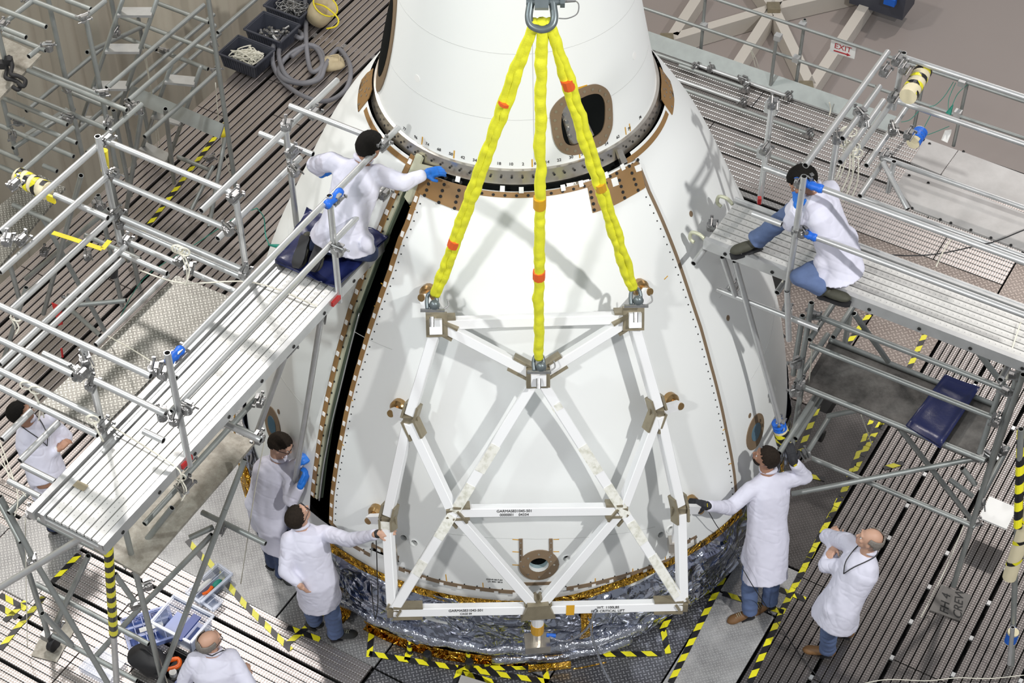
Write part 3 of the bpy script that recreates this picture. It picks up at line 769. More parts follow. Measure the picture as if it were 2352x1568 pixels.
# bottom centre swivel: plate, orange band, threaded foot
pB = nBM; dn = Vector((0, 0, -1)); m = MB()
m.box(pB + Vector((0, -.02, .02)), .30, .12, .16, TF, NF, EZ, taper=.6); m.build('centre_gusset', M_bracket, frame)
MB().tube([pB + dn * .08, pB + dn * .22], .055, 14).build('centre_post', M_truss, frame)
MB().tube([pB + dn * .22, pB + dn * .34], .058, 14).build('orange_band', M_amber, frame)
m = MB().tube([pB + dn * .34, pB + dn * .48], .05, 14); m.box(pB + dn * .52, .22, .16, .09, TF, NF, EZ); m.build('foot_block', M_steel, frame)
MB().tube(spline([pB + Vector((.1, -.02, -.40)), pB + Vector((.25, -.05, -.42)), pB + Vector((.42, -.05, -.25)), pB + Vector((.5, -.02, -.0)), pB + Vector((.46, -.1, -.2)), pB + Vector((.62, -.25, -.7)), pB + Vector((.85, -.35, -.95))], 6), .011, 7).build('hose', M_film, frame, smooth=True)
MB().tube([pB + Vector((.08, 0, -.40)), pB + Vector((.16, 0, -.41))], .018, 8).build('hose_fitting', M_blue, frame)
for P in (nSL, nSR):
    Q_ = P + Vector((0, 0, -.55)) + NF * -.05; m = MB(); m.box(Q_, .12, .1, .12, TF, NF, EZ); m.tube([Q_ + Vector((0, 0, -.12)), Q_], .04, 10); m.build('lower_clamp', M_steel, frame)
    MB().beam(P, Q_, .07, .05, NF).build('lower_arm', M_truss, frame)
def onbeam_text(a, b, t, s_, size, dy=0):
    d = (b - a).normalized(); c = a + (b - a) * t; up = Vector((c.x, c.y, .35 * hypot(c.x, c.y))).normalized(); Y = up.cross(d).normalized(); Z = d.cross(Y)
    if Y.z < 0: Y = -Y
    text(s_, size, c + Z * (BW / 2 + .002) + Y * dy, d, Y, M_ink, frame, 'stencil')
onbeam_text(nLL, nLR, .36, 'GARMAS831045-501', .034, .018); onbeam_text(nLL, nLR, .36, '0000001    04334', .034, -.018)
onbeam_text(nBL, nBM, .50, 'GARMAS831045-501', .034, .018); onbeam_text(nBL, nBM, .50, 'CAGE 09', .026, -.016)
onbeam_text(nBM, nBR, .48, 'WT. 1100LBS', .034, .018); onbeam_text(nBM, nBR, .48, 'FOR CRITICAL LIFT', .034, -.018)

# ------------------------------------------------------------------ hook shackle, slings and lower shackles
def depth_pt(x, y, yy):
    d = ray(x, y); return CAM + d * ((yy - CAM.y) / d.y)
HK = depth_pt(1244, 42, -2.45)
toC = (CAM - HK).normalized()
sh = thing('bow_shackle', 'large dark grey bow shackle at the crane block where all three slings meet', 'shackle', HK)
pts = [HK + CR * (x / 290) + CU * (y / 290) for x, y in ((20, 38), (22, 20), (24, 2), (20, -12), (8, -20), (-6, -20), (-20, -12), (-24, 2), (-22, 20), (-18, 38))]
MB().tube(spline(pts, 5), .026, 12).build('bow', M_shackle, sh, smooth=True)
MB().tube([HK + CR * -.10 + CU * .11, HK + CR * .12 + CU * .11], .026, 12).build('pin', M_shackle, sh)
MB().tube([HK + CR * .12 + CU * .11, HK + CR * .15 + CU * .11], .042, 6).build('pin_nut', M_shackle, sh)
MB().tube([HK + CR * .15 + CU * .11, HK + CR * .22 + CU * .115], .010, 6).build('cotter_pin', M_clamp, sh)
MB().tube(spline([HK + CR * .21 + CU * .12, HK + CR * .24 + CU * .09, HK + CR * .23 + CU * .03, HK + CR * .17 + CU * .0, HK + CR * .11 + CU * .0], 6), .004, 6).build('tether', M_clamp, sh)
hb = thing('crane_hook_block', 'square dark steel crane lug entering from above between the arms of the big shackle', 'hook', HK + CU * .1)
MB().box(HK + CU * .16, .09, .09, .2, CR, CU.cross(CR) * -1, CU).build('lug', M_shackle, hb)
MB().box(HK + CU * .45, .055, .055, .5, CR, CU.cross(CR) * -1, CU).build('shank', M_clamp, hb)
def sling(px_end, P_end, dx, label, marks, seed, twin=True):
    rnd = random.Random(seed)
    A = HK + CR * dx + CU * -.015; B = Vector(P_end); L = (B - A).length; t_ = (B - A).normalized(); s_ = t_.cross(toC).normalized()
    root = thing('lifting_sling', label, 'sling', A, group='yellow slings on the big shackle')
    n = int(L / .022)
    for sgn in ((-1, 1) if twin else (0,)):
        pts = []; rad = []
        for i in range(n + 1):
            u = i / n; env = min(1, u * 6) * min(1, (1 - u) * 8 + .3)
            lumps = noise.noise(Vector((u * L * 4.5, seed * 7.3, sgn * 5))); sm = noise.noise(Vector((u * L * 15, seed * 3.1, sgn * 9)))
            pts.append(A + (B - A) * u + s_ * (sgn * .021 * env + .010 * lumps) + toC * (.01 * sm))
            rad.append((.031 if twin else .040) * (1 + .12 * lumps + .09 * sm))
        m = MB().tube(pts, rad, 10)
        # angular gathers in the sleeve
        for k, v in enumerate(m.v):
            w_ = .5 - abs(noise.noise(v * 13 + Vector((seed, 0, 0)))); m.v[k] = v + s_ * (.010 * noise.noise(v * 9) - .006 * w_) + toC * (.012 * noise.noise(v * 14 + Vector((4, 2, 1))))
        m.build('sling_leg' if twin else 'sling_leg', M_sling, root, smooth=True)
    for u, l, mt in marks:
        c = A + (B - A) * u; MB().tube([c - t_ * l / 2, c + t_ * l / 2], .048, 10).build('tag_band', mt, root)
    return root
def small_shackle(P, label):
    t = thing('small_shackle', label, 'shackle', P)
    pts = [P + CR * x + CU * y for x, y in ((-.035, -.06), (-.04, 0), (-.03, .05), (0, .07), (.03, .05), (.04, 0), (.035, -.06))]
    MB().tube(spline(pts, 4), .016, 8).build('bow', M_shackle, t, smooth=True)
    MB().tube([P + CR * -.09 + CU * -.07, P + CR * .1 + CU * -.07], .015, 8).build('pin', M_clamp, t)
    MB().ell(P + CR * .02 + CU * -.03, .045, .04, .05).build('swivel', M_shackle, t, smooth=True)
    MB().tube(spline([P + CR * .09 + CU * -.06, P + CR * .13 + CU * -.03, P + CR * .12 + CU * .02], 4), .006, 6).build('clip', M_clamp, t)
    MB().tube([P + CU * -.12, P + CU * -.2], .02, 10).build('eye_bolt', M_clamp, t)
ETL = nTL + (nTL.normalized() * .1) + Vector((-.05, 0, .20)); ETR = nTR + (nTR.normalized() * .1) + Vector((.02, 0, .20)); EC = nC + Vector((0, -.03, .10))
EL = inplane(1000, 676, ETL, NF); ER = inplane(1452, 662, ETR, NF); EM = inplane(1236, 822, EC, NF)
sling(None, EL, -.045, 'left yellow sling, red tag low down, running to the upper left corner of the frame', ((.78, .08, M_orange), (.26, .03, M_orange)), 1)
sling(None, EM, 0, 'middle yellow sling hanging straight down to the centre of the frame', ((.715, .08, M_orange), (.49, .10, M_amber)), 2, False)
sling(None, ER, .045, 'right yellow sling, red tag high up, crossing the cone window', ((.20, .09, M_orange), (.57, .08, M_amber)), 3)
small_shackle(inplane(992, 692, EL, NF), 'small grey shackle under the left sling, at the frame\'s upper left corner')
small_shackle(inplane(1460, 682, ER, NF), 'small grey shackle under the right sling, at the frame\'s upper right corner')
small_shackle(inplane(1237, 834, EM, NF), 'small grey shackle under the middle sling')
# ------------------------------------------------------------------ hall floor far below, curtain wall
hall = MB().add([(-30, -12, -3.2), (30, -12, -3.2), (30, 30, -3.2), (-30, 30, -3.2)], [(0, 1, 2, 3)]).build('floor', M_floor); hall['kind'] = 'structure'
m = MB(); P0 = ab(-8.6, -10, -3.2); P1 = ab(-8.6, 24, -3.2)
d = (P1 - P0).normalized(); nrm = Vector((-d.y, d.x, 0)); L = (P1 - P0).length
for i in range(481):
    p = P0 + d * (L * i / 480) + nrm * (.05 * sin(i * .7) + .03 * sin(i * 1.9)); m.v += [p, p + EZ * 16]
for i in range(480): m.f.append((2 * i, 2 * i + 2, 2 * i + 3, 2 * i + 1)); m.mi.append(0)
o = m.build('wall_left', M_wall, smooth=True); o['kind'] = 'structure'
# floor steelwork seen beyond the railing
star = thing('floor_steelwork', 'star of cream steel beams lying on the hall floor beyond the exit sign', 'beams', at(1775, 30, -3.0))
def hb(x0, y0, x1, y1, w=.16):
    z = -3.05; a, b = at(x0, y0, z), at(x1, y1, z); MB().beam(a, b, w, .28, EZ).build('beam', M_beam, star)
hb(1530, 105, 1775, 32); hb(1775, 32, 2010, -22); hb(1545, 95, 1612, -8); hb(1775, 32, 1725, -40); hb(1775, 32, 1800, -10); hb(1775, 32, 1690, 165); hb(1775, 32, 1860, 210); hb(2005, -5, 1855, 222)
for x, y in ((1531, 104), (1850, 214), (1775, 32)): MB().box(at(x, y, -3.0), .2, .2, .32).build('joint_plate', M_bracket, star)
dk = thing('wheeled_cart', 'dark cart with a blue corner far down on the hall floor, top edge', 'cart', at(2030, -10, -3.1))
MB().box(at(2030, -22, -2.7), .9, .5, .5, EA, EB, EZ).build('cart_body', M_tub, dk)
MB().box(at(2045, 2, -2.6), .18, .1, .12, EA, EB, EZ).build('corner_pad', M_blue, dk)

# ------------------------------------------------------------------ raised platform
plat = bpy.data.objects.new('floor', None); COL.objects.link(plat); plat['kind'] = 'structure'; ORG[plat] = Vector((0, 0, 0))
def plate(name, pts, mat, z=0., th=.02, parent=plat, dirx=EA):
    """flat sheet; pts are (a, b) platform coordinates"""
    k_ = .981 if parent is plat else 1
    c = Vector((sum(p[0] for p in pts) / len(pts), sum(p[1] for p in pts) / len(pts), 0))
    me = MB().prism([Vector(((p[0] - c.x) * k_, (p[1] - c.y) * k_, -th)) for p in pts], th, EZ).mesh(name, mat)
    o = bpy.data.objects.new(name, me); COL.objects.link(o); o.parent = parent; w = (abf if parent is plat else ab)(c.x, c.y, z)
    o.location = w - org(parent); o.rotation_euler = (0, 0, YAW); ORG[o] = w; return o
def rect(a0, a1, b0, b1): return [(a0, b0), (a1, b0), (a1, b1), (a0, b1)]
# black underside frame that shows through the gaps
plate('underframe', rect(-6.36, 7.5, -6.5, 7.0), M_dark, -.10, .05)
SL = {}
def slat_mesh(L, w=.066, h=.03, mat=None):
    mat = mat or M_slat; k = (round(L, 2), w, mat.name)
    if k not in SL:
        m = MB(); c = .005
        pr = [(-w / 2, -h), (-w / 2, -c), (-w / 2 + c, 0), (w / 2 - c, 0), (w / 2, -c), (w / 2, -h)]
        vs = [(x, y, z) for x in (-L / 2, L / 2) for y, z in pr]; n = 6
        m.add(vs, [(i, (i + 1) % n, n + (i + 1) % n, n + i) for i in range(n)] + [tuple(range(n))[::-1], tuple(range(n, 2 * n))]); SL[k] = m.mesh('slat', mat)
    return SL[k]
def slats(a0, a1, b0, b1, axis, seg=2.4, pitch=.078, group=6, gap=.035, parent=plat, z=0., skip=None, seed=1, mat=None):
    """ribbed planks: rows of slats running along axis, every sixth joint wider"""
    rnd = random.Random(seed); u = a0 if axis == 'b' else b0; u1 = a1 if axis == 'b' else b1; v0, v1 = (b0, b1) if axis == 'b' else (a0, a1)
    k = 0; shift = 0
    while u < u1:
        if k % group == 0: shift = rnd.random() * seg
        v = v0 - shift
        while v < v1:
            s, e = max(v, v0), min(v + seg - .012, v1)
            if e - s > .15:
                c = (u + pitch / 2, (s + e) / 2) if axis == 'b' else ((s + e) / 2, u + pitch / 2)
                if not (skip and skip(*c)):
                    o = inst(slat_mesh((e - s) * .981, mat=mat), 'slat', parent, abf(c[0], c[1], z - .002 * (k // group % 2)), (0, 0, YAW + (pi / 2 if axis == 'b' else 0)))
            v += seg
        k += 1; u += pitch + (gap if k % group == 0 else 0)
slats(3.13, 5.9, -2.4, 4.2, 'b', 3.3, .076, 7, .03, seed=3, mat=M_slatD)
slats(-5.2, .10, -5.9, -2.86, 'a', 2.7, .072, 6, .03, seed=5)
slats(-6.3, -3.9, -2.9, 6.9, 'b', 3.3, .085, 5, .03, seed=8, mat=M_slatM)
slats(-3.85, -2.3, .6, 6.9, 'b', 3.4, .085, 5, .03, seed=9, mat=M_slatM)
slats(-1.9, 3.4, 4.95, 6.85, 'a', 2.9, .075, 6, .03, seed=11)
slats(1.5, 3.0, 3.9, 4.9, 'a', 2.9, .075, 6, .03, seed=12)
# connectors across the wide joints at the right
m = MB()
for k in range(7):
    for j in range(14):
        a = 3.13 + (k + 1) * (7 * .076 + .03) - .015; b = -2.3 + j * .47 + .11 * (k % 3); m.box(abf(a, b, -.012), .034, .05, .02, EA, EB, EZ)
o = m.build('plank_joiner', M_alu, plat); o['kind'] = 'stuff'
# plates
plate('floor_plate', rect(-6.3, 3.1, 4.85, 4.93), M_tread, -.02)
plate('floor_plate', rect(2.52, 3.10, -4.2, -.45), M_plateL, .0)
plate('floor_plate', rect(2.52, 3.10, -.42, .15), M_plateL, .001)
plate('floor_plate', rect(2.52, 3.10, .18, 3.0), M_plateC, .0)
plate('floor_plate', rect(2.34, 3.10, 3.02, 4.4), M_treadB, .0)
plate('floor_plate', rect(1.30, 2.32, 2.2, 3.9), M_treadB, .0)
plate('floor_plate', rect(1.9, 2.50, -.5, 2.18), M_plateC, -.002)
plate('floor_plate', rect(1.55, 3.4, 3.92, 4.93), M_treadB, .004)
plate('floor_plate', rect(3.42, 4.4, 4.22, 5.35), M_treadB, .004)
plate('floor_plate', rect(4.42, 6.5, 4.22, 5.35), M_treadB, .002)
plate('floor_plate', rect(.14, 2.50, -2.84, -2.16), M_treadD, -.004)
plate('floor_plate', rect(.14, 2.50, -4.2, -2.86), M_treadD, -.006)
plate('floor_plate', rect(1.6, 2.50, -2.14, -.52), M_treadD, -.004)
plate('floor_plate', rect(-.20, 1.58, -2.14, -1.0), M_tread, .0)
plate('floor_plate', rect(-.98, .12, -2.84, -2.16), M_tread, .0)
plate('floor_plate', rect(-3.1, -1.0, -2.84, -1.3), M_plateL, .0)
plate('floor_plate', rect(-3.85, -2.2, -1.28, .58), M_tread, .0)
plate('floor_plate', rect(-3.88, -3.12, -3.9, -2.92), M_tread, .008)
plate('floor_plate', rect(-4.9, -3.9, -4.3, -3.3), M_treadC if False else M_tread, .010)
plate('floor_plate', rect(-2.3, -1.95, .6, 6.9), M_tread, -.01)
def ABF(x, y):
    P = at(x, y, ZF) - Vector((-.0008, -.236, 0)); return (P.dot(EA) / .981, P.dot(EB) / .981)
plate('floor_plate', [ABF(*p) for p in ((1062, 1538), (1082, 1541), (1150, 1580), (1110, 1640), (1030, 1600))], M_bright, .006)
# hazard tape
def tape(p, w=.055, z=.006, parent=plat, name='hazard_tape', flip=0):
    """strip of striped tape through (x, y) pixels on level z"""
    P = [at(x, y, z + ZF) for x, y in p]; m = MB(); m.uv = []; s = flip * .1
    for i in range(len(P) - 1):
        a, b = P[i], P[i + 1]; t = (b - a).normalized(); n_ = Vector((-t.y, t.x, 0)) * w / 2; L = (b - a).length; k = len(m.v)
        m.v += [a - n_, b - n_, b + n_, a + n_]; m.uv += [(s, 0), (s + L, 0), (s + L, w), (s, w)]; m.f.append((k, k + 1, k + 2, k + 3)); m.mi.append(0); s += L
        z_ = .001
    n0 = len(m.v)
    # thin body under the printed face
    m.v += [v - EZ * .002 for v in m.v[:n0]]; m.uv += m.uv[:n0]
    for i in range(0, n0, 4):
        for k in range(4): l = (k + 1) % 4; m.f.append((i + l, i + k, n0 + i + k, n0 + i + l)); m.mi.append(0)
    return m.build(name, M_tape, parent)
for t_ in (((1540, 1568), (1662, 1325)), ((1722, 1568), (1800, 1395)), ((1800, 1395), (1905, 1190), (1990, 1025), (2030, 960)), ((2022, 985), (2126, 765)), ((1945, 792), (1997, 722)),
           ((1660, 1362), (1800, 1405)), ((1790, 1352), (1850, 1376)), ((1720, 1380), (1792, 1402)), ((470, 1278), (560, 1385), (668, 1492)), ((660, 1440), (735, 1468)), ((655, 1482), (740, 1410)),
           ((855, 1435), (848, 1508)), ((848, 1500), (1000, 1525), (1260, 1565)), ((1065, 1535), (1250, 1530)), ((1520, 1500), (1380, 1502)), ((1520, 1432), (1535, 1500)), ((1540, 1412), (1520, 1448)),
           ((1045, 1568), (1060, 1528)), ((1250, 1530), (1258, 1568)), ((1115, 1498), (1120, 1530)), ((1050, 1540), (1140, 1568)), ((940, 1480), (935, 1515)), ((430, 1240), (475, 1290)), ((0, 1262), (38, 1240)), ((38, 1235), (0, 1280)),
           ((0, 1310), (75, 1352)), ((0, 1365), (60, 1398)), ((0, 1392), (40, 1418)), ((120, 1335), (182, 1272)), ((0, 1490), (40, 1440), (100, 1370)), ((10, 1425), (60, 1380)), ((100, 1370), (50, 1430)), ((1895, 1100), (1825, 1085)),
           ((320, 545), (520, 280)), ((258, 640), (268, 600)), ((1780, 745), (1800, 775)), ((1835, 990), (1810, 1040)), ((1880, 930), (1838, 1035)), ((2075, 1062), (2030, 1075))): tape(t_)
for i in range(16):      # ragged second layer of tape beside the long line
    x = 1812 + i * 12.2; y = 1372 - i * 23.2; tape(((x - 2, y), (x + 10, y - 22)), .05, .009, flip=i % 2)
for i in range(7):
    x = 1945 + i * 8; y = 1105 - i * 20; tape(((x, y), (x + 9, y - 20)), .045, .009, flip=i % 2)
# capped stubs in striped tape near the front of the skirt
for x, y in ((982, 1505), (1078, 1523), (1225, 1520)):
    c = at(x, y, .05 + ZF); t = thing('taped_post_cap', {982: 'small black and yellow taped stub, leftmost of three before the foil', 1078: 'middle taped stub of three before the foil, yellow sides', 1225: 'rightmost of the three black and yellow taped stubs before the foil'}[x], 'post cap', c - EZ * .05, group='taped stubs before the foil')
    m = MB().tube([c - EZ * .05, c + EZ * .03, c + EZ * .045], [.042, .042, .03], 14); m.uv = [((v - c).length * 1.5, v.z) for v in m.v]; m.build('taped_sleeve', M_tape, t)
for x, y in ((940, 1488), (1075, 1505)):
    c = at(x, y, .09 + ZF); t = thing('taped_corner_post', 'short taped peg standing on the tread plate, ' + ('left' if x < 1000 else 'right') + ' of two pegs by the foil', 'peg', c - EZ * .09, group='taped pegs by the foil')
    m = MB().tube([c - EZ * .09, c + EZ * .08], [.03, .016], 8); m.uv = [(v.z * 2, v.x) for v in m.v]; m.build('taped_sleeve', M_tape, t)
# ------------------------------------------------------------------ scaffolding
RT = .0255
_at0 = at
def at(x, y, z): return _at0(x, y, z + ZF * max(0, 1 - z / 4))      # low heights are given above the platform
def zl(z): return z + ZF * max(0, 1 - z / 4)
_plate0 = plate
def plate(name, pts, mat, z=0., th=.02, parent=plat): return _plate0(name, pts, mat, zl(z), th, parent)
def pA(x, y, z): return at(x, y, z)
def closest_on(P, D, x, y):
    """point on the line P + sD nearest to the line of sight through a pixel"""
    d = ray(x, y).normalized(); w = P - CAM; a = D.dot(D); b = D.dot(d); c = d.dot(d); dd = D.dot(w); e = d.dot(w)
    s = (b * e - c * dd) / (a * c - b * b); return P + D * s
def hA(x0, y0, x1, y1, z): P = at(x0, y0, z); return P, closest_on(P, EA, x1, y1)
def hB(x0, y0, x1, y1, z): P = at(x0, y0, z); return P, closest_on(P, EB, x1, y1)
def vt(x0, y0, z, x1, y1): P = at(x0, y0, z); return P, closest_on(P, EZ, x1, y1)
def ft(x0, y0, z0, x1, y1, z1): return at(x0, y0, z0), at(x1, y1, z1)
def tube_(seg, parent, name='tube', mat=None, r=RT):
    a, b = seg; m = MB().pipe(a, b, r, 12, .78); return m.build(name, [mat or M_alu, M_dark], parent, angle=50)
_cl = None
def coupler(P, parent, rot=0.):
    global _cl
    if _cl is None:
        m = MB(); R_ = RT + .012
        m.tube([(-.03, 0, 0), (.03, 0, 0)], R_, 10); m.tube([(0, 0, -.03), (0, 0, .03)], R_, 10)
        m.box((0, R_ + .01, .0), .05, .03, .05); m.tube([(.0, -R_ - .03, .045), (.0, R_ + .045, .045)], .007, 6); m.tube([(.045, -R_ - .03, 0), (.045, R_ + .045, 0)], .007, 6)
        for c in ((0, R_ + .035, .045), (.045, R_ + .035, 0), (0, -R_ - .02, .045)): m.box(c, .026, .014, .026)
        m.box((.03, 0, .05), .03, .06, .012); _cl = m.mesh('coupler', M_clamp)
    return inst(_cl, 'coupler', parent, P, (0, 0, YAW + rot))
def base_of(label, x, y, z=0): return thing('scaffold_tower', label, 'scaffold', at(x, y, z))
def plank(parent, a0, a1, b0, b1, z, axis, mat, ribs=7, name='deck_plank'):
    """aluminium scaffold plank: two side rails, ribs between, hooks at the tip"""
    c = ab((a0 + a1) / 2, (b0 + b1) / 2, z); L = (b1 - b0) if axis == 'b' else (a1 - a0); W_ = (a1 - a0) if axis == 'b' else (b1 - b0)
    ang = YAW + (pi / 2 if axis == 'b' else 0)
    m = MB()
    for s in (-1, 1):
        m.box((0, s * (W_ / 2 - .028), -.035), L, .05, .10); m.box((0, s * (W_ / 2 - .01), -.01), L, .016, .06)
    for x in [(-L / 2 + .03) + i * (L - .06) / 4 for i in range(5)]: m.box((x, 0, -.06), .05, W_ - .1, .04)
    me = m.mesh('plank_frame', M_alu); root = bpy.data.objects.new(name, me); COL.objects.link(root); root.parent = parent; root.location = c - org(parent); root.rotation_euler = (0, 0, ang)
    pw = (W_ - .12) / ribs; rm = MB(); rm.box((0, 0, -.008), L - .04, pw - .011, .022); rme = rm.mesh('rib', mat)
    for k in range(ribs):
        o = bpy.data.objects.new('rib', rme); COL.objects.link(o); o.parent = root; o.location = (0, -W_ / 2 + .06 + pw * (k + .5), 0)
    bk = bpy.data.objects.new('backing', MB().box((0, 0, -.03), L - .05, W_ - .12, .006).mesh('backing', M_dark)); COL.objects.link(bk); bk.parent = root
    bo = MB()
    for i in range(int(L / .42)):
        for s in (-1, 1): bo.tube([(-L / 2 + .2 + i * .42, s * (W_ / 2 - .001), -.045), (-L / 2 + .2 + i * .42, s * (W_ / 2 + .004), -.045)], .016, 8)
    b_ = bpy.data.objects.new('side_hole', bo.mesh('side_hole', M_dark)); COL.objects.link(b_); b_.parent = root; b_['kind'] = 'stuff'
    return root
def hook(parent, P, D):
    MB().tube(spline([P, P + D * .06 + EZ * .04, P + D * .13 + EZ * .03, P + D * .14 - EZ * .04, P + D * .10 - EZ * .07], 4), .016, 8).build('plank_hook', M_bracket if False else M_cream, parent, smooth=True)
def wrap(P, D, L, r, mat, parent, name): 
    D = D.normalized(); m = MB(); n = 8
    return MB().tube([P - D * L / 2 + D * (L * i / n) for i in range(n + 1)], [r * (1 + .12 * sin(i * 2.1)) for i in range(n + 1)], 12).build(name, mat, parent, smooth=True)
def foam(P, D, L, r, parent, name='foam_pad', blue=False):
    D = D.normalized(); o = MB().tube([P - D * L / 2, P + D * L / 2], r, 14).build(name, M_foam, parent, angle=40)
    m = MB(); n = 60; pts = []
    ref = D.orthogonal().normalized(); w = D.cross(ref); m.uv = []
    turns = 3.2
    for i in range(n + 1):
        t = i / n; a = 2 * pi * turns * t; c = P - D * L * .42 + D * (L * .84 * t)
        for s in (-.022, .022):
            m.v.append(c + D * s + (ref * cos(a) + w * sin(a)) * (r + .003)); m.uv.append((t * 1.6, s))
    for i in range(n): m.f.append((2 * i, 2 * i + 1, 2 * i + 3, 2 * i + 2)); m.mi.append(0)
    m.build('spiral_tape', M_blue if blue else M_tape, o); return o
def rope(pts, parent, r=.006, mat=None, name='rope'):
    return MB().tube(spline(pts, 5), r, 6).build(name, mat or M_rope, parent, smooth=True)
def lash(P, parent, n=4, drop=.25, seed=0, sp=.05):
    rnd = random.Random(seed); m = MB()
    for k in range(n):
        c = P + EA * (rnd.uniform(-sp, sp)) ; m.tube([c + (CR * cos(a) + EZ * sin(a)) * .042 for a in [2 * pi * i / 10 for i in range(10)]], .006, 6, closed=True)
    for k in range(2):
        a = P + EA * rnd.uniform(-.04, .04) - EZ * .03; m.tube(spline([a, a - EZ * drop * .5 + EA * .03, a - EZ * drop + EB * rnd.uniform(-.05, .05)], 5), .006, 6)
    return m.build('rope_lashing', M_rope, parent, smooth=True)

# ---------- left deck scaffold
SL_ = thing('scaffold_tower', 'left scaffold with the long bright plank deck reaching to the fairing', 'scaffold', ab(-.6, -3.4, 0))
Z2 = 4.2
MB().box(ab(-.955, -3.42, Z2 - .03), .05, 3.62, .09, EA, EB, EZ).build('side_beam', M_alu, SL_)
dp = plank(SL_, -.895, -.30, -5.21, -1.62, Z2, 'b', M_deckalu, 7)
hook(SL_, ab(-.93, -1.62, Z2 - .03), EB); hook(SL_, ab(-.36, -1.62, Z2 - .03), EB)
for s in (hB(400, 820, 925, 303, 5.18), hB(395, 945, 893, 437, 4.72), vt(435, 1068, 4.12, 405, 806), vt(780, 692, 4.10, 769, 448), vt(682, 520, 4.10, 655, 285),
          hB(462, 484, 803, 213, 5.22), hB(500, 548, 712, 384, 4.75), hA(666, 243, 880, 338, 5.25), hA(597, 306, 720, 352, 4.9),
          hA(464, 948, 600, 1010, 3.9), (at(738, 727, 4.05), at(669, 1160, 1.15)), (at(660, 802, 3.95), at(588, 1000, 2.4)),
          hA(88, 1178, 226, 1236, 4.1), hA(112, 1170, 240, 1228, 4.05), (at(213, 1219, 4.0), at(0, 1349, 3.2)), hB(560, 880, 740, 727, 4.0), hB(560, 905, 660, 800, 3.9),
          hA(345, 842, 405, 868, 4.66), hA(330, 990, 400, 962, 4.4)): tube_(s, SL_)
for x, y, z, r_ in ((405, 815, 5.15, 0), (430, 940, 4.72, 1.57), (770, 458, 5.15, 0), (778, 578, 4.72, 1.57), (668, 352, 5.15, 0), (676, 395, 4.95, 1.2), (718, 262, 5.2, 0), (655, 290, 5.35, .5), (877, 335, 5.22, 0), (880, 447, 4.75, 0), (535, 450, 5.2, 0),
                    (372, 858, 4.9, .4), (400, 965, 4.7, .4), (424, 1115, 3.9, 0), (660, 805, 3.95, 0), (735, 730, 4.0, .5), (425, 1060, 4.1, 0)): coupler(at(x, y, z), SL_, r_)
for x, y, w_ in ((766, 455, .2), (402, 816, .16)): wrap(at(x, y, 5.18), EB, w_, .034, M_blue, SL_, 'blue_tape_wrap')
for x, y in ((768, 687), (424, 1058)): MB().box(at(x, y, 4.17), .06, .12, .045, EA, EB, EZ).build('red_latch', M_red, SL_)
rope([at(320, 620, 4.24), at(420, 650, 4.24), at(580, 648, 4.23), at(720, 700, 4.22), at(740, 715, 4.1)], SL_); rope([at(250, 975, 4.25), at(340, 1030, 4.23), at(412, 1080, 4.2), at(408, 1115, 4.0)], SL_)
lash(at(413, 1095, 4.05), SL_, 2, .2, 3)
MB().box(at(185, 1115, 4.215), .10, .06, .004, EA, EB, EZ).build('dark_stain_patch', M_bracket, SL_)
st = thing('stanchion', 'grey scaffold post with striped tape hanging below the near end of the left deck', 'post', at(262, 1451, .9)); tube_((at(248, 1240, 4.0), at(268, 1570, 1.2)), st)
a_, b_ = at(248, 1240, 4.0), at(268, 1570, 1.2); D_ = b_ - a_; m = MB().tube([a_, a_ + D_ * .62], .036, 12); m.uv = [((v - a_).dot(D_.normalized()), atan2((v - a_).dot(EB), (v - a_).dot(EA)) * .03) for v in m.v]; m.build('tape_sleeve', M_tape, st)

# ---------- left tower: rails, landing and legs
TL = thing('scaffold_tower', 'left foreground scaffold of bright rails round a tread plate landing', 'scaffold', ab(-3, -3, 0))
zr = (5.2, 4.7, 4.2, 4.08)
segs = [hB(0, 533, 236, 330, 5.2), hB(0, 625, 244, 405, 5.2 - .25), hB(23, 714, 263, 489, 4.7), hB(0, 836, 281, 558, 4.2), hB(-10, 872, 268, 582, 4.1), hB(220, 792, 384, 630, 3.62),
        hA(248, 325, 528, 450, 5.2), hA(263, 415, 530, 538, 4.95), hA(280, 500, 562, 634, 4.7), hA(288, 520, 562, 652, 4.62), hA(296, 556, 405, 609, 4.2), hA(434, 622, 540, 672, 4.1), hA(265, 576, 382, 632, 4.05),
        hA(126, 448, 245, 507, 4.9),
        vt(276, 560, 4.2, 228, 312), vt(568, 638, 4.2, 541, 440), vt(237, 985, 4.2, 188, 790),
        hA(-5, 700, 353, 850, 5.2), hA(-5, 778, 166, 864, 4.95), hA(100, 812, 172, 860, 4.9), hA(-5, 848, 224, 968, 4.7), hA(-5, 887, 222, 1004, 4.55), hA(219, 874, 378, 955, 4.95), hA(51, 1068, 126, 1107, 3.6), hA(20, 1104, 92, 1143, 3.2),
        hB(5, 1009, 73, 944, 4.4), hB(46, 1058, 134, 970, 4.3)]
for s in segs: tube_(s, TL)
for x, y, z, r_ in ((243, 322, 5.2, 0), (262, 405, 4.95, 1.5), (265, 492, 4.7, 0), (275, 515, 4.6, 1), (535, 455, 5.2, 0), (525, 530, 4.95, 1.2), (559, 628, 4.7, .3), (412, 600, 4.3, 0), (432, 618, 4.3, .5), (286, 556, 4.2, .2), (186, 858, 4.95, 0), (195, 830, 5, 1), (208, 885, 4.8, .3), (236, 980, 4.3, 0),
                    (175, 862, 4.9, 1.2), (352, 850, 5.18, .5), (372, 955, 4.9, 1.), (14, 553, 5.2, .5), (47, 552, 5.0, 0), (30, 425, 5, 0)): coupler(at(x, y, z), TL, r_)
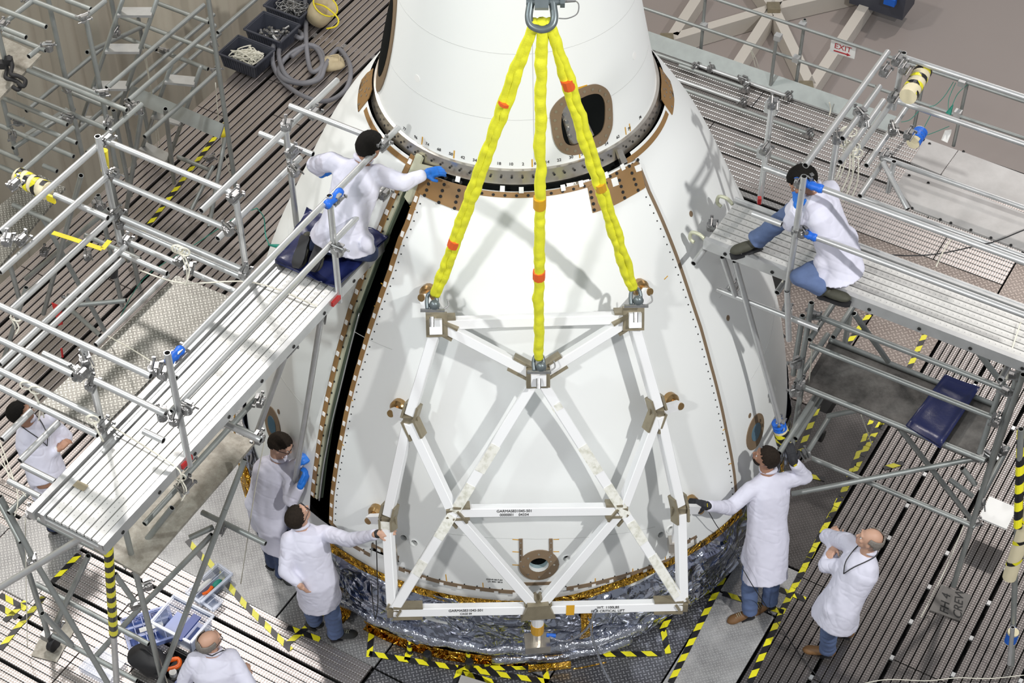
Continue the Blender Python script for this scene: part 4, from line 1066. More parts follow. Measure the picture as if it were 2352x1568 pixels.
lp = [AB(x, y, 3.55) for x, y in ((405, 632), (530, 682), (232, 985), (96, 925))]
plate('landing_plate', lp, M_land, 3.55, .03, TL)
lash(at(415, 575, 4.9), TL, 5, .3, 1); lash(at(70, 890, 4.7), TL, 4, .3, 2); lash(at(208, 960, 4.7), TL, 2, .25, 5); lash(at(30, 725, 4.75), TL, 2, .15, 6)
rope([at(245, 770, 3.6), at(300, 800, 4.0), at(352, 833, 4.6)], TL, .005)
for s in (hA(82, 1341, 340, 1482, .75), hA(89, 1193, 282, 1311, 1.7), hA(120, 1168, 240, 1240, 2.6), hA(122, 1459, 312, 1568, .3), hA(464, 1176, 612, 1244, 1.7), hA(500, 960, 605, 1004, 2.7),
          (at(128, 1433, .4), at(203, 1276, 1.6)), (at(222, 1505, .3), at(319, 1398, .9)), (at(319, 1398, .9), at(487, 1228, 1.7)), (at(366, 1568, .3), at(518, 1168, 2.0)), (at(518, 1168, 2.0), at(562, 1055, 2.4)),
          (at(0, 1140, 2.9), at(77, 1283, 2.2)), (at(77, 1283, 2.2), at(247, 1568, .6)), (at(288, 1300, 1.8), at(395, 1166, 2.6)), (at(332, 1203, 2.3), at(408, 1119, 2.3)), hB(421, 1098, 596, 915, 2.75),
          vt(374, 1568, .15, 285, 1200), vt(110, 1455, .2, 38, 1190), (at(264, 1318, 1.6), at(312, 1385, 1.2)), (at(97, 1408, .9), at(165, 1480, .35))): tube_(s, TL, mat=M_aluD)
for s in (hB(20, 1178, 75, 1130, 2.8), (at(435, 1235, 1.7), at(490, 1210, 1.75)), (at(0, 1155, 2.5), at(48, 1245, 2.4))): tube_(s, TL, mat=M_aluD)
l2 = [AB(x, y, 2.2) for x, y in ((480, 975), (588, 1012), (322, 1318), (215, 1258))]
plate('lower_landing_plate', l2, M_stain2, 2.2, .03, TL)
for x, y, z in ((598, 1005, 2.7), (310, 1300, 1.9), (72, 1290, 2.2), (308, 1390, 1.2), (340, 1345, 1.3), (505, 1215, 1.7), (128, 1440, .4), (600, 920, 2.8), (420, 1120, 2.4), (70, 1180, 2.6)): coupler(at(x, y, z), TL, x * .1)
# caster and base plate of the front leg
cs = at(122, 1478, .08); MB().tube([cs - EA * .02, cs + EA * .03], .075, 16).build('caster_wheel', M_black2, TL, angle=40); MB().box(cs + EZ * .09 - EA * .05, .09, .08, .08, EA, EB, EZ).build('caster_fork', M_clamp, TL)
plate('base_board', [AB(*p, .012) for p in ((88, 1470), (150, 1420), (172, 1445), (130, 1520), (72, 1505))], M_stain2, .012, .01, TL)
for s_ in (((100, 1180), (118, 1300), (124, 1420)), ((655, 1000), (580, 1300), (540, 1480)), ((577, 1160), (560, 1300), (553, 1360))): pass
rope([at(608, 1010, 2.6), at(585, 1130, 1.8), at(553, 1340, .3)], TL, .005); rope([at(58, 1190, 2.5), at(60, 1330, 1.3), at(63, 1488, .1)], TL, .005); rope([at(322, 1380, 1.2), at(352, 1470, .6), at(385, 1568, .2)], TL, .005)
for s in (((0, 1015), (40, 1130), (34, 1185)), ((2, 1040), (22, 1100), (18, 1110)), ((0, 1060), (30, 1100), (60, 1140))): rope([at(x, y, 3.0) for x, y in s], TL, .005)
tb = hB(35, 395, 128, 455, 4.6); P = at(75, 422, 4.6); foam(P, at(126, 446, 4.6) - at(40, 402, 4.6), .33, .075, TL)
MB().box(at(117, 456, 4.6), .08, .02, .07, EA, EB, EZ).build('tape_tail', M_yellow, TL)
MB().tube([at(238, 345, 5.0), at(242, 392, 4.8)], .034, 12).build('yellow_tag_sleeve', M_yellow, TL)
yb = MB()
for a, b in zip(((121, 534), (165, 548), (200, 560), (235, 572)), ((165, 548), (200, 560), (235, 572), (252, 552))): yb.beam(at(*a, 2.6), at(*b, 2.6), .05, .004, EZ)
yb.build('yellow_caution_tape', M_yellow, TL)
MB().tube([at(264, 597, 3.6), at(262, 634, 3.4)], .033, 10).build('striped_sleeve', M_tape, TL)
wf = thing('warning_flag', 'red cloth warning flag tied low between the left scaffold legs', 'flag', at(130, 730, 1.6))
MB().prism([at(118, 695, 1.7), at(140, 705, 1.7), at(143, 745, 1.5), at(134, 748, 1.5)], .01).build('cloth', M_red, wf); MB().tube([at(141, 800, 1.0), at(144, 820, .9)], .012, 6).build('tie', M_red, wf)

# ---------- rear left tower with ladders
TR_ = thing('scaffold_tower', 'rear left scaffold with two ladders at the upper left', 'scaffold', ab(-5.6, 0, 0))
Q = 3.0
for s in (hA(8, 77, 107, 110, Q + .6), hA(-5, 18, 105, 64, Q + 1.2), hA(79, 3, 189, 43, Q + 1.1), hA(153, 0, 209, 20, Q + 1.), hA(64, 161, 291, 253, Q + .3), hA(76, 156, 230, 219, Q), hA(43, 212, 247, 288, Q - .4), hA(5, 224, 158, 278, Q - .2), hA(20, 263, 179, 321, Q - .5),
          hA(-5, 286, 173, 350, Q - .8), hA(-5, 345, 51, 365, Q - 1), hA(365, 8, 480, 51, 2.2), hA(278, 38, 492, 122, 2.0), hA(270, 80, 362, 108, 1.6), hA(378, 120, 480, 153, 1.5), hA(408, 360, 488, 391, .3), hA(145, 205, 250, 250, 2.4),
          hA(-5, 60, 60, 85, 4.2), hA(100, 380, 130, 395, 2), hA(-5, 380, 60, 420, 2.2), hA(30, 470, 122, 505, 2.0), hA(196, 540, 320, 600, 2.0),
          hB(245, 202, 459, 0, Q), hB(296, 230, 485, 48, Q), hB(240, 314, 319, 232, Q + .2), hB(51, 393, 158, 281, 2.9), hB(332, 314, 490, 150, 2.1), hB(178, 303, 480, 20, 1.6), hB(60, 255, 250, 85, 1.3), hB(250, 300, 500, 70, 1.2), hB(0, 60, 72, 0, Q + 1.1), hB(66, 130, 110, 108, Q + .6),
          hB(195, 40, 240, 0, Q + 1), hB(200, 350, 345, 235, 1.4), hB(-5, 205, 55, 160, 3.2), hB(500, 75, 590, -5, 1.9),
          vt(189, 355, 1.6, 102, -5), vt(270, 398, 1.6, 204, 45), vt(268, 66, 2.6, 254, -5), vt(560, 560, .02, 482, -5), vt(38, 355, 1.8, 5, 222), vt(12, 140, 3.4, 0, 60), vt(330, 110, .2, 320, 40), vt(310, 380, .5, 300, 240), vt(300, 450, .4, 283, 250), vt(345, 330, .1, 330, 240), vt(295, 600, .1, 262, 400), vt(320, 660, .0, 298, 550), vt(48, 700, .6, 48, 555), vt(280, 700, .0, 215, 450),
          (at(325, 260, 2.6), at(288, 497, .6)), (at(186, 403, 3.2), at(100, 720, .3)), (at(380, 250, 2), at(400, 420, .2)), (at(30, 340, 2.2), at(170, 250, 2)), (at(98, 500, 2), at(240, 760, .4)), (at(60, 640, .5), at(250, 480, 2)), (at(150, 700, .3), at(230, 770, .3)), (at(180, 700, 1.1), at(290, 690, 1.2)),
          (at(10, 820, .5), at(60, 660, 1.5)), (at(200, 120, 2.2), at(330, 60, 1.6)), (at(440, 480, .2), at(490, 380, .6)), (at(520, 300, .8), at(480, 520, .1))): tube_(s, TR_, mat=M_aluD)
for x, y, z in ((190, 43, 4.1), (113, 110, 3.6), (155, 205, 2.9), (158, 275, 2.6), (235, 215, 3), (245, 285, 2.6), (375, 118, 1.6), (300, 245, 2.8), (320, 250, 2.7), (500, 165, 1.6), (490, 100, 2), (268, 75, 2.6), (30, 310, 2.4), (40, 280, 2.4), (230, 470, 1.5), (200, 590, 1.4), (100, 580, 1.2), (160, 690, .9), (70, 0, 4.1), (2, 60, 4.2), (225, 470, 2), (480, 365, .4)): coupler(at(x, y, z), TR_, x * .13)
plate('tread_landing', [AB(x, y, 3.3) for x, y in ((-60, 90), (8, 85), (95, 125), (0, 225), (-60, 240))], M_stain2, 3.3, .03, TR_)
m = MB(); m.beam(at(298, 212, 1.7), at(510, 302, 1.7), .02, .16, CU); m.build('toe_board', M_aluD, TR_)
MB().beam(at(60, 310, 1.2), at(155, 250, 1.2), .05, .02, EZ).build('cross_strap', M_aluD, TR_)
plate('grating_landing', [AB(x, y, 1.6) for x, y in ((0, 470), (90, 400), (150, 430), (0, 610))], M_land, 1.6, .03, TR_)
def ladder(l0, l1, r0, r1, z0, z1, rungs, label):
    t = thing('ladder', label, 'ladder', at(*l1, z1)); A0, A1, B0, B1 = at(*l0, z0), at(*l1, z1), at(*r0, z0), at(*r1, z1)
    for a, b in ((A0, A1), (B0, B1)): MB().tube([a, b], .024, 10).build('stile', M_aluD, t, smooth=True)
    for u in rungs:
        a = A0 + (A1 - A0) * u; b = B0 + (B1 - B0) * u; MB().beam(a, b, .14, .03, EZ).build('step', M_alu, t)
ladder((283, -5), (180, 300), (362, -5), (258, 300), 3.4, 1.0, (.10, .36, .64, .92), 'upper grey scaffold ladder with perforated steps, at the top left')
ladder((393, 150), (325, 345), (462, 152), (385, 375), 2.2, .1, (.15, .55, .95), 'lower grey scaffold ladder with perforated steps, beside the slatted floor')
for x, y, z in ((8, 178, 3.4), (20, 170, 3.45)):
    t = thing('spring_clamp', 'black clamp on the left grey post, ' + ('lower left' if x < 10 else 'upper right') + ' of the pair', 'clamp', at(x, y, z)); m = MB().tube(spline([at(x + dx, y + dy, z) for dx, dy in ((0, -40), (8, -20), (5, 0), (22, 5), (38, 15), (34, 28), (22, 22))], 4), .022, 8); m.build('jaw', M_black2, t, smooth=True); MB().box(at(x, y - 30, z), .07, .07, .07).build('grip', M_black2, t)
rope([at(325, 100, 2.5), at(345, 200, 1.4), at(362, 340, .3)], TR_, .005); rope([at(330, 100, 2.5), at(350, 220, 1.2), at(368, 335, .3)], TR_, .005); rope([at(495, 190, 1.5), at(505, 300, .8), at(528, 400, .2)], TR_, .006)
rope([at(590, 478, 4.5), at(606, 500, 4.2), at(610, 540, 4.1), at(620, 565, 4.1)], SL_, .005, M_green_cord, 'green_cord'); rope([at(590, 478, 4.5), at(540, 500, 4.3), at(450, 560, 3.5), at(330, 640, 2), at(270, 740, 1)], SL_, .004, M_green_cord, 'green_cord')
MB().tube([at(616, 562, 4.12), at(642, 566, 4.12)], [.006, .02], 8).build('cord_plug', M_green_cord, SL_)
m = MB().tube([at(128, 735, 1), at(132, 775, .8)], .01, 6)
f_ = at(512, 305, .9); MB().ell(f_, .06, .06, .05).build('yellow_cap', M_yellow, TR_, smooth=True)

# ---------- platform edge railing, top right
RG = thing('guard_railing', 'long grey guard railing along the far edge of the platform, carrying the exit sign', 'railing', ab(0, 6.95, 0))
Pb = at(1608, 133, .02)
for s in (hA(1640, -3, 2352 + 60, 255, 1.12), hA(1474, 17, 2010, 201, .58), hA(2010, 201, 2420, 350, .58), vt(1608, 133, .0, 1622, -10), vt(1826, 210, .0, 1845, 44), vt(2190, 335, .0, 2213, 190), vt(2098, 300, .0, 2120, 160), vt(1770, 195, 0.1, 1787, 80)): tube_(s, RG, mat=M_aluD, r=.021)
for x, y, z in ((1616, 60, .56), (1843, 58, 1.1), (1829, 135, .58), (2210, 190, 1.12), (2200, 260, .6), (1787, 85, 1.1)): MB().box(at(x, y, z), .08, .08, .07, EA, EB, EZ).build('rail_socket', M_alu, RG)
a_, b_ = hA(1480, 88, 2060, 290, .12); MB().beam(a_, b_, .03, .20, CU).build('toe_board', M_aluD, RG)
a_, b_ = hA(1480, 105, 2060, 305, .02); MB().beam(a_, b_, .06, .03, EZ).build('edge_angle', M_alu, RG)
rope([at(1724, 112, .55), at(1738, 140, .3), at(1745, 170, .05)], RG, .005); rope([at(1724, 112, .55), at(1732, 140, .3), at(1738, 170, .05)], RG, .005); rope([at(1905, 235, .2), at(1908, 250, .1), at(1905, 265, .05)], RG, .008)
sg = thing('exit_sign', 'white EXIT sign with a red arrow, hung on the far railing', 'sign', at(1936, 112, .9))
pts = [at(x, y, z) for x, y, z in ((1909, 92, 1.06), (1962, 108, 1.06))]; X_ = (pts[1] - pts[0]).normalized(); Y_ = Vector((0, 0, 1)); Nn = X_.cross(Y_) ; c = at(1936, 113, .93)
MB().box(c, .31, .012, .17, X_, Nn, Y_).build('sign_board', M_paper, sg)
text('EXIT', .105, c - Nn * -.008 + Y_ * .02, X_, Y_, M_redink, sg, 'sign_lettering', .001)
ar = c + Nn * .008 - Y_ * .05; MB().box(ar - X_ * .02, .17, .004, .016, X_, Nn, Y_).prism([ar + X_ * .06 + Y_ * .022, ar + X_ * .06 - Y_ * .022, ar + X_ * .105], .004).build('arrow', M_redink, sg)
# loose tubes stored on the far deck
for i, (s, mt) in enumerate(((hA(1598, 148, 1818, 226, .06), M_alu), (hA(1560, 150, 1720, 205, .06), M_aluD), (hA(1555, 182, 1712, 240, .06), M_alu), (hA(1570, 205, 1865, 322, .06), M_aluD), (hA(1500, 122, 1600, 158, .06), M_aluD), (hA(1690, 330, 1850, 370, .06), M_aluD))):
    t = thing('loose_tube', ('bright scaffold tube lying nearest the toe board, with clamps', 'grey tube lying just inside the toe board beside the fairing', 'pale tube lying on the slats by the fairing', 'long grey tube lying across the far slats', 'short grey tube half hidden behind the cone', 'dull tube lying behind the seated man')[i], 'tube', s[0], group='loose tubes on the far deck')
    tube_(s, t, mat=mt)
    for u in ((.15, .5, .97) if i == 0 else (.97,)): coupler(s[0] + (s[1] - s[0]) * u, t, u * 3)

# ---------- right deck scaffold
SR = thing('scaffold_tower', 'right scaffold with the plank deck on which a man sits', 'scaffold', ab(3.2, 0, 0))
plank(SR, 1.93, 6.2, -.29, .32, Z2, 'a', M_deckalu, 7)
hook(SR, ab(1.93, -.24, Z2 - .03), -EA); hook(SR, ab(1.93, .27, Z2 - .03), -EA)
for s in (hA(1866, 425, 2420, 630, 5.18), hA(1862, 540, 2420, 752, 4.72), vt(1808, 668, 4.08, 1850, 405), vt(1745, 465, 4.1, 1772, 232), (at(1808, 668, 4.1), at(1812, 780, 3.3)), hA(1755, 384, 1835, 413, 5.1), hA(1728, 490, 1795, 516, 4.75),
          hB(1593, 605, 1690, 462, 4.08), hB(1833, 400, 1925, 303, 5.2), hB(1850, 380, 2055, 130, 5.4), hB(1930, 372, 2046, 242, 4.9), hB(1960, 360, 2060, 250, 4.5), vt(1905, 432, 4.6, 1922, 330), vt(2052, 250, 4.4, 2070, 120), hB(1935, 318, 2022, 200, 5.3),
          hA(2077, 132, 2420, 248, 4.9), hA(2062, 232, 2420, 352, 4.3), (at(1688, 600, 3.95), at(1795, 985, 2.05)), hA(1648, 664, 1886, 741, 3.5), (at(1660, 590, 4.0), at(1690, 680, 3.5)), hB(1785, 672, 1815, 630, 3.95), hB(1990, 380, 2085, 240, 4.),
          hA(2026, 362, 2420, 500, 3.4), hA(1975, 452, 2420, 620, 3.2), hB(1975, 450, 2035, 362, 3.3), (at(2028, 372, 3.4), at(2085, 480, 3.2)), vt(2040, 440, 3.1, 2050, 370)): tube_(s, SR)
for x, y, z, r_ in ((1835, 420, 5.18, 0), (1852, 412, 5.18, 1), (1828, 530, 4.72, .3), (1842, 535, 4.72, 1), (1772, 240, 5.2, .4), (1755, 345, 4.8, 0), (1683, 662, 3.5, 0), (1806, 712, 3.4, .4), (2058, 140, 5.3, 0), (1975, 265, 5.3, 1), (1980, 280, 5.1, .5), (2030, 165, 5.3, 0), (2048, 225, 4.6, 0), (1922, 320, 5.2, .5), (1633, 520, 4.1, .4), (2050, 300, 4.4, .6), (2085, 310, 4.2, 0), (1790, 975, 2.1, .3), (2030, 360, 3.4, 0), (2075, 160, 4.9, 0)): coupler(at(x, y, z), SR, r_)
for x, y, z, D_, w_ in ((1836, 408, 5.18, EB, .1), (1868, 427, 5.18, EA, .16), (1860, 540, 4.72, EA, .12)): wrap(at(x, y, z), D_, w_, .034, M_blue, SR, 'blue_tape_wrap')
for x, y, z in ((1773, 245, 5.1), (1755, 350, 4.6)): MB().box(at(x, y, z), .10, .08, .10, EA, EB, EZ).build('square_socket', M_alu, SR)
MB().box(at(1744, 460, 4.2), .03, .04, .06).build('red_latch', M_red, SR)
foam(at(2104, 190, 4.8), at(2122, 158, 4.8) - at(2084, 222, 4.8), .42, .075, SR); foam(at(1797, 1002, 1.95), at(1795, 985, 2.05) - at(1806, 1030, 1.8), .18, .065, SR)
wrap(at(1790, 978, 2.08), at(1795, 985, 2.05) - at(1688, 600, 3.95), .1, .058, M_blue, SR, 'blue_tape_wrap')
foam(at(2106, 315, 4.1), EB, .18, .06, SR, blue=True)
lash(at(1945, 300, 5.0), SR, 4, .5, 11); lash(at(1955, 335, 4.8), SR, 5, .45, 12, .1); lash(at(1965, 350, 4.7), SR, 3, .5, 13)
rope([at(2345, 740, 4.25), at(2325, 800, 4.2), at(2318, 832, 4.1)], SR, .006); rope([at(1810, 600, 4.1), at(1800, 640, 4.0), at(1788, 665, 3.9)], SR, .007); rope([at(2150, 612, 4.2), at(2165, 580, 4.0), at(2185, 548, 3.8)], SR, .006)
for pts_ in (((2190, 188), (2170, 220), (2150, 240), (2135, 245)), ((2195, 190), (2180, 225), (2178, 250)), ((2225, 192), (2200, 215), (2186, 245)), ((2110, 255), (2090, 275), (2070, 280)), ((2140, 260), (2120, 300), (2128, 310), (2180, 290))): rope([at(x, y, 1.) for x, y in pts_], RG, .004, M_green_cord, 'green_cord')
MB().tube([at(2189, 240, 1), at(2178, 262, .9)], [.006, .035], 6).build('green_plug', M_green_cord, RG)
MB().prism([at(2163, 322, .3), at(2172, 300, .4), at(2186, 298, .4), at(2185, 305, .35), at(2176, 328, .3)], .02).build('white_tag', M_paper, RG)
for w_ in (((2126, 318), (2200, 345), (2160, 400), (2092, 372)), ((2202, 345), (2420, 425), (2420, 500), (2162, 402)), ((2085, 386), (2420, 515), (2420, 600), (2098, 480), (2058, 425))):
    plate('cover_plate', [AB(x, y, 3.2) for x, y in w_], M_bright, 3.2, .02, SR)
dots_ = MB()
for x, y in ((2135, 330), (2213, 348), (2088, 403), (2132, 420), (2095, 478), (2160, 504), (2184, 512), (2230, 528), (2276, 546), (2322, 563)): dots_.tube([at(x, y, 3.2), at(x, y, 3.205)], .014, 8)
o = dots_.build('cover_bolt', M_dark, SR); o['kind'] = 'stuff'
cb = thing('black_cable', 'thin black cable running from the seated man across the tread plates', 'cable', at(1980, 580, 3.3))
MB().tube(spline([at(x, y, 3.30) for x, y in ((1975, 572), (2020, 582), (2090, 587), (2160, 582), (2240, 565), (2290, 553), (2352, 528), (2400, 512))], 5), .006, 6).build('cable_run', M_cable, cb)

# ---------- lower right scaffold with the navy mat
LR = thing('scaffold_tower', 'lower right scaffold holding the dark stained landing with the navy mat', 'scaffold', ab(3.6, .8, 0))
for s in (hA(1870, 723, 2313, 902, 3.1), hA(1860, 792, 2292, 971, 2.75), hA(1842, 887, 2262, 1058, 2.2), hA(1905, 780, 2290, 932, 2.2), (at(1819, 1134, 1.2), at(2265, 1048, 2.0)), hA(1852, 1047, 2240, 1208, 1.1), (at(2067, 984, 2.1), at(2236, 1200, .6)),
          (at(2210, 1075, 1.9), at(2240, 1112, 1.7)), hB(1827, 1007, 1890, 910, 1.9), hB(1850, 1045, 1905, 956, 1.2), hB(1914, 774, 1967, 702, 3.0), hB(1860, 780, 1940, 680, 3.0), hB(1828, 880, 1905, 770, 2.3), vt(1832, 892, 2.2, 1864, 695), vt(1822, 860, 2.2, 1812, 720), vt(1818, 1030, 1.2, 1840, 870), vt(1940, 790, 2, 1950, 720),
          (at(2352, 812, 3.6), at(2190, 1345, .08)), (at(2350, 860, 3.5), at(2262, 1110, 1.8)), (at(2345, 985, 3.3), at(2322, 1568, -.3)), (at(1962, 720, 3.), at(2040, 830, 2.3)), (at(2240, 800, 3.4), at(2310, 890, 3.)), (at(1902, 955, 1.8), at(1980, 940, 2.1)),
          hB(2255, 1140, 2320, 1030, 1.3), (at(2235, 1140, 1.1), at(2180, 1100, 1.2)), hB(1790, 1040, 1900, 890, 2.0), (at(2305, 870, 3.1), at(2250, 1040, 2.3))): tube_(s, LR, mat=M_aluD)
tube_(hB(2298, 872, 2330, 822, 3.9), LR)
for x, y, z in ((1866, 723, 3.1), (2310, 898, 3.1), (1840, 880, 2.3), (1832, 835, 2.6), (2290, 965, 2.8), (2262, 1050, 2.1), (2245, 1050, 2.1), (1852, 1043, 1.2), (2300, 1030, 2.2), (1830, 900, 2.2), (2235, 1200, .6), (2250, 1160, 1.), (2315, 860, 3.4)): coupler(at(x, y, z), LR, x * .07)
plate('landing_board', [AB(x, y, 2.18) for x, y in ((1842, 890), (1905, 782), (2290, 932), (2238, 1052))], M_stain, 2.18, .03, LR)
plate('foot_board', [AB(x, y, .014) for x, y in ((2162, 1342), (2232, 1368), (2205, 1425), (2135, 1400))], M_plateB, .014, .012, LR)
MB().box(at(2292, 1178, .3), .28, .3, .02, EA, EB, EZ).build('paint_board', M_paper, LR)
t1 = at(2200, 1395, .018); text('CREW', .12, at(2203, 1385, .018), at(2203, 1370, .018) - at(2200, 1402, .018), EA * -1, M_ink, LR, 'lettering', .001); text('FH 4', .12, at(2172, 1385, .018), at(2172, 1368, .018) - at(2168, 1400, .018), EA * -1, M_ink, LR, 'lettering', .001)
foam(at(2347, 1235, 2.0), Vector((0, 0, 1)), 1.1, .06, LR, 'foam_pad'); foam(at(2324, 1462, .55), EZ, .16, .05, LR, blue=True); tube_((at(2318, 1525, .3), at(2326, 1440, .8)), LR, r=.02)
a_ = at(2346, 990, 3.2); b_ = at(2338, 1210, 2.2); m = MB().tube([a_, b_], .036, 12); m.uv = [((v - a_).dot((b_ - a_).normalized()), v.x * .5) for v in m.v]; m.build('tape_sleeve', M_tape, LR)
rope([at(1862, 735, 3.), at(1865, 800, 2.6), at(1858, 878, 2.2)], LR, .006); rope([at(1978, 952, 2.1), at(1990, 985, 1.6), at(2003, 1022, 1.2)], LR, .006); rope([at(2220, 1190, .8), at(2170, 1310, .3), at(2115, 1418, .05)], LR, .005); rope([at(2320, 830, 3.9), at(2315, 850, 3.8), at(2312, 870, 3.7)], LR, .012)
MB().tube([at(1885, 1000, 1.) - EA * .03, at(1885, 1000, 1.) + EA * .03], .06, 12).build('caster_wheel', M_black2, LR)
def sheet(name, label, cat, corners, z, mat, th=.03, sag=.02, seed=1, n=10):
    t = thing(name, label, cat, at(*corners[0], z)); m = MB(); P = [at(x, y, z) for x, y in corners]
    for s in (0, 1):
        for i in range(n + 1):
            for j in range(n + 1):
                u, v = i / n, j / n; p = P[0] * (1 - u) * (1 - v) + P[1] * u * (1 - v) + P[2] * u * v + P[3] * (1 - u) * v
                e = min(u, 1 - u, v, 1 - v); e = min(1, e * 8)
                m.v.append(p + EZ * ((th * (.35 + .65 * e) + sag * noise.noise(p * 6 + Vector((seed, 0, 0)))) if s == 0 else 0))
    W_ = n + 1
    for s in (0, 1):
        for i in range(n):
            for j in range(n):
                b = s * W_ * W_ + i * W_ + j; f = (b, b + 1, b + W_ + 1, b + W_); m.f.append(f if s else f[::-1]); m.mi.append(0)
    o = W_ * W_; edge = [(i, 0) for i in range(n)] + [(n, j) for j in range(n)] + [(n - i, n) for i in range(n)] + [(0, n - j) for j in range(n)]; edge.append(edge[0])
    for (i, j), (k, l) in zip(edge, edge[1:]): m.f.append((i * W_ + j, k * W_ + l, o + k * W_ + l, o + i * W_ + j)); m.mi.append(0)
    m.build('padded_cover', mat, t, smooth=True); return t
sheet('kneeling_mat', 'navy vinyl mat folded over the dark landing on the lower right scaffold', 'mat', ((2170, 862), (2250, 892), (2160, 1030), (2080, 978)), 2.26, M_navy, .05)
sheet('kneeling_mat', 'navy vinyl mat under the kneeling man at the end of the left deck', 'mat', ((705, 482), (892, 545), (772, 662), (632, 604)), 4.24, M_navy, .05, .05, 4, 16)

at = _at0
plate = _plate0
# ------------------------------------------------------------------ people
M_skin = simple('skin', (.52, .31, .22), .55, var=.06, scale=12)
M_skin2 = simple('tanned_skin', (.36, .19, .12), .55, var=.06, scale=12)
M_dkhair = simple('black_hair', (.008, .007, .006), .8, var=.5, scale=60, bump=.4, spec=.15)
M_brhair = simple('dark_brown_hair', (.022, .016, .012), .8, var=.5, scale=60, bump=.4, spec=.15)
M_grhair = simple('grey_hair', (.20, .18, .16), .7, var=.4, scale=60, bump=.4)
M_coat = simple('white_coat_cloth', (.66, .66, .77), .85, var=.03, scale=3)
M_cuff = simple('knitted_cuff', (.62, .63, .62), .9)
M_jean = simple('blue_denim', (.095, .14, .27), .85, var=.25, scale=10, bump=.4)
M_jeanD = simple('dark_denim', (.03, .045, .10), .85, var=.25, scale=10)
M_shoeB = simple('black_shoe_leather', (.02, .022, .022), .5)
M_shoeT = simple('brown_shoe_leather', (.17, .085, .03), .6)
M_shoeO = simple('olive_boot', (.05, .05, .035), .7, var=.3, scale=20)
M_gloveB = simple('blue_nitrile_glove', (.01, .16, .62), .45)
M_gloveK = simple('black_work_glove', (.014, .015, .02), .7)
M_eye = simple('eye_white', (.75, .74, .72), .3)
M_lips = simple('lips', (.36, .15, .12), .5)

def remesh(mb, name, mat, parent, vox=.012, smooth=4, wr=None):
    """one continuous skin round all the overlapping forms"""
    me = mb.mesh(name, mat); o = bpy.data.objects.new('tmp', me); COL.objects.link(o)
    r = o.modifiers.new('r', 'REMESH'); r.mode = 'VOXEL'; r.voxel_size = vox; r.use_smooth_shade = True
    s = o.modifiers.new('s', 'SMOOTH'); s.factor = .5; s.iterations = smooth
    dg = bpy.context.evaluated_depsgraph_get(); dg.update(); out = bpy.data.meshes.new_from_object(o.evaluated_get(dg))
    bpy.data.objects.remove(o); out.name = name
    if not out.materials: out.materials.append(mat)
    if wr:
        nn = [v.normal.copy() for v in out.vertices]
        for v, n_ in zip(out.vertices, nn): v.co += n_ * wr(v.co)
    out.polygons.foreach_set('use_smooth', [True] * len(out.polygons))
    out.transform(Matrix.Translation(-org(parent))); ob = bpy.data.objects.new(name, out); COL.objects.link(ob); ob.parent = parent; ORG[ob] = org(parent); return ob
def limb(m, pts, rad, n=14):
    P = spline(pts, 4) if len(pts) > 2 else [Vector(p) for p in pts]
    k = len(P) - 1; R_ = []
    for i in range(len(P)):
        u = i / k * (len(rad) - 1); j = min(int(u), len(rad) - 2); R_.append(rad[j] + (rad[j + 1] - rad[j]) * (u - j))
    m.tube(P, R_, n)
    for i in (0, k): m.ell(P[i], R_[i], R_[i], R_[i], n, 8)
def basis(f, u):
    f = Vector(f).normalized(); u = Vector(u); u = (u - f * u.dot(f)).normalized(); r = f.cross(u); return f, u, r
def loft(m, rings, n=24):
    """closed loft: rings of (centre, half width along X, half depth along Y, X, Y)"""
    b = len(m.v)
    for c, rx, ry, X, Y in rings:
        for k in range(n):
            a = 2 * pi * k / n; m.v.append(Vector(c) + X * (rx * cos(a)) + Y * (ry * sin(a)))
    for i in range(len(rings) - 1):
        for k in range(n): l = (k + 1) % n; m.f.append((b + i * n + k, b + i * n + l, b + (i + 1) * n + l, b + (i + 1) * n + k)); m.mi.append(0)
    m.f.append(tuple(b + k for k in reversed(range(n)))); m.mi.append(0)
    m.f.append(tuple(b + (len(rings) - 1) * n + k for k in range(n))); m.mi.append(0)
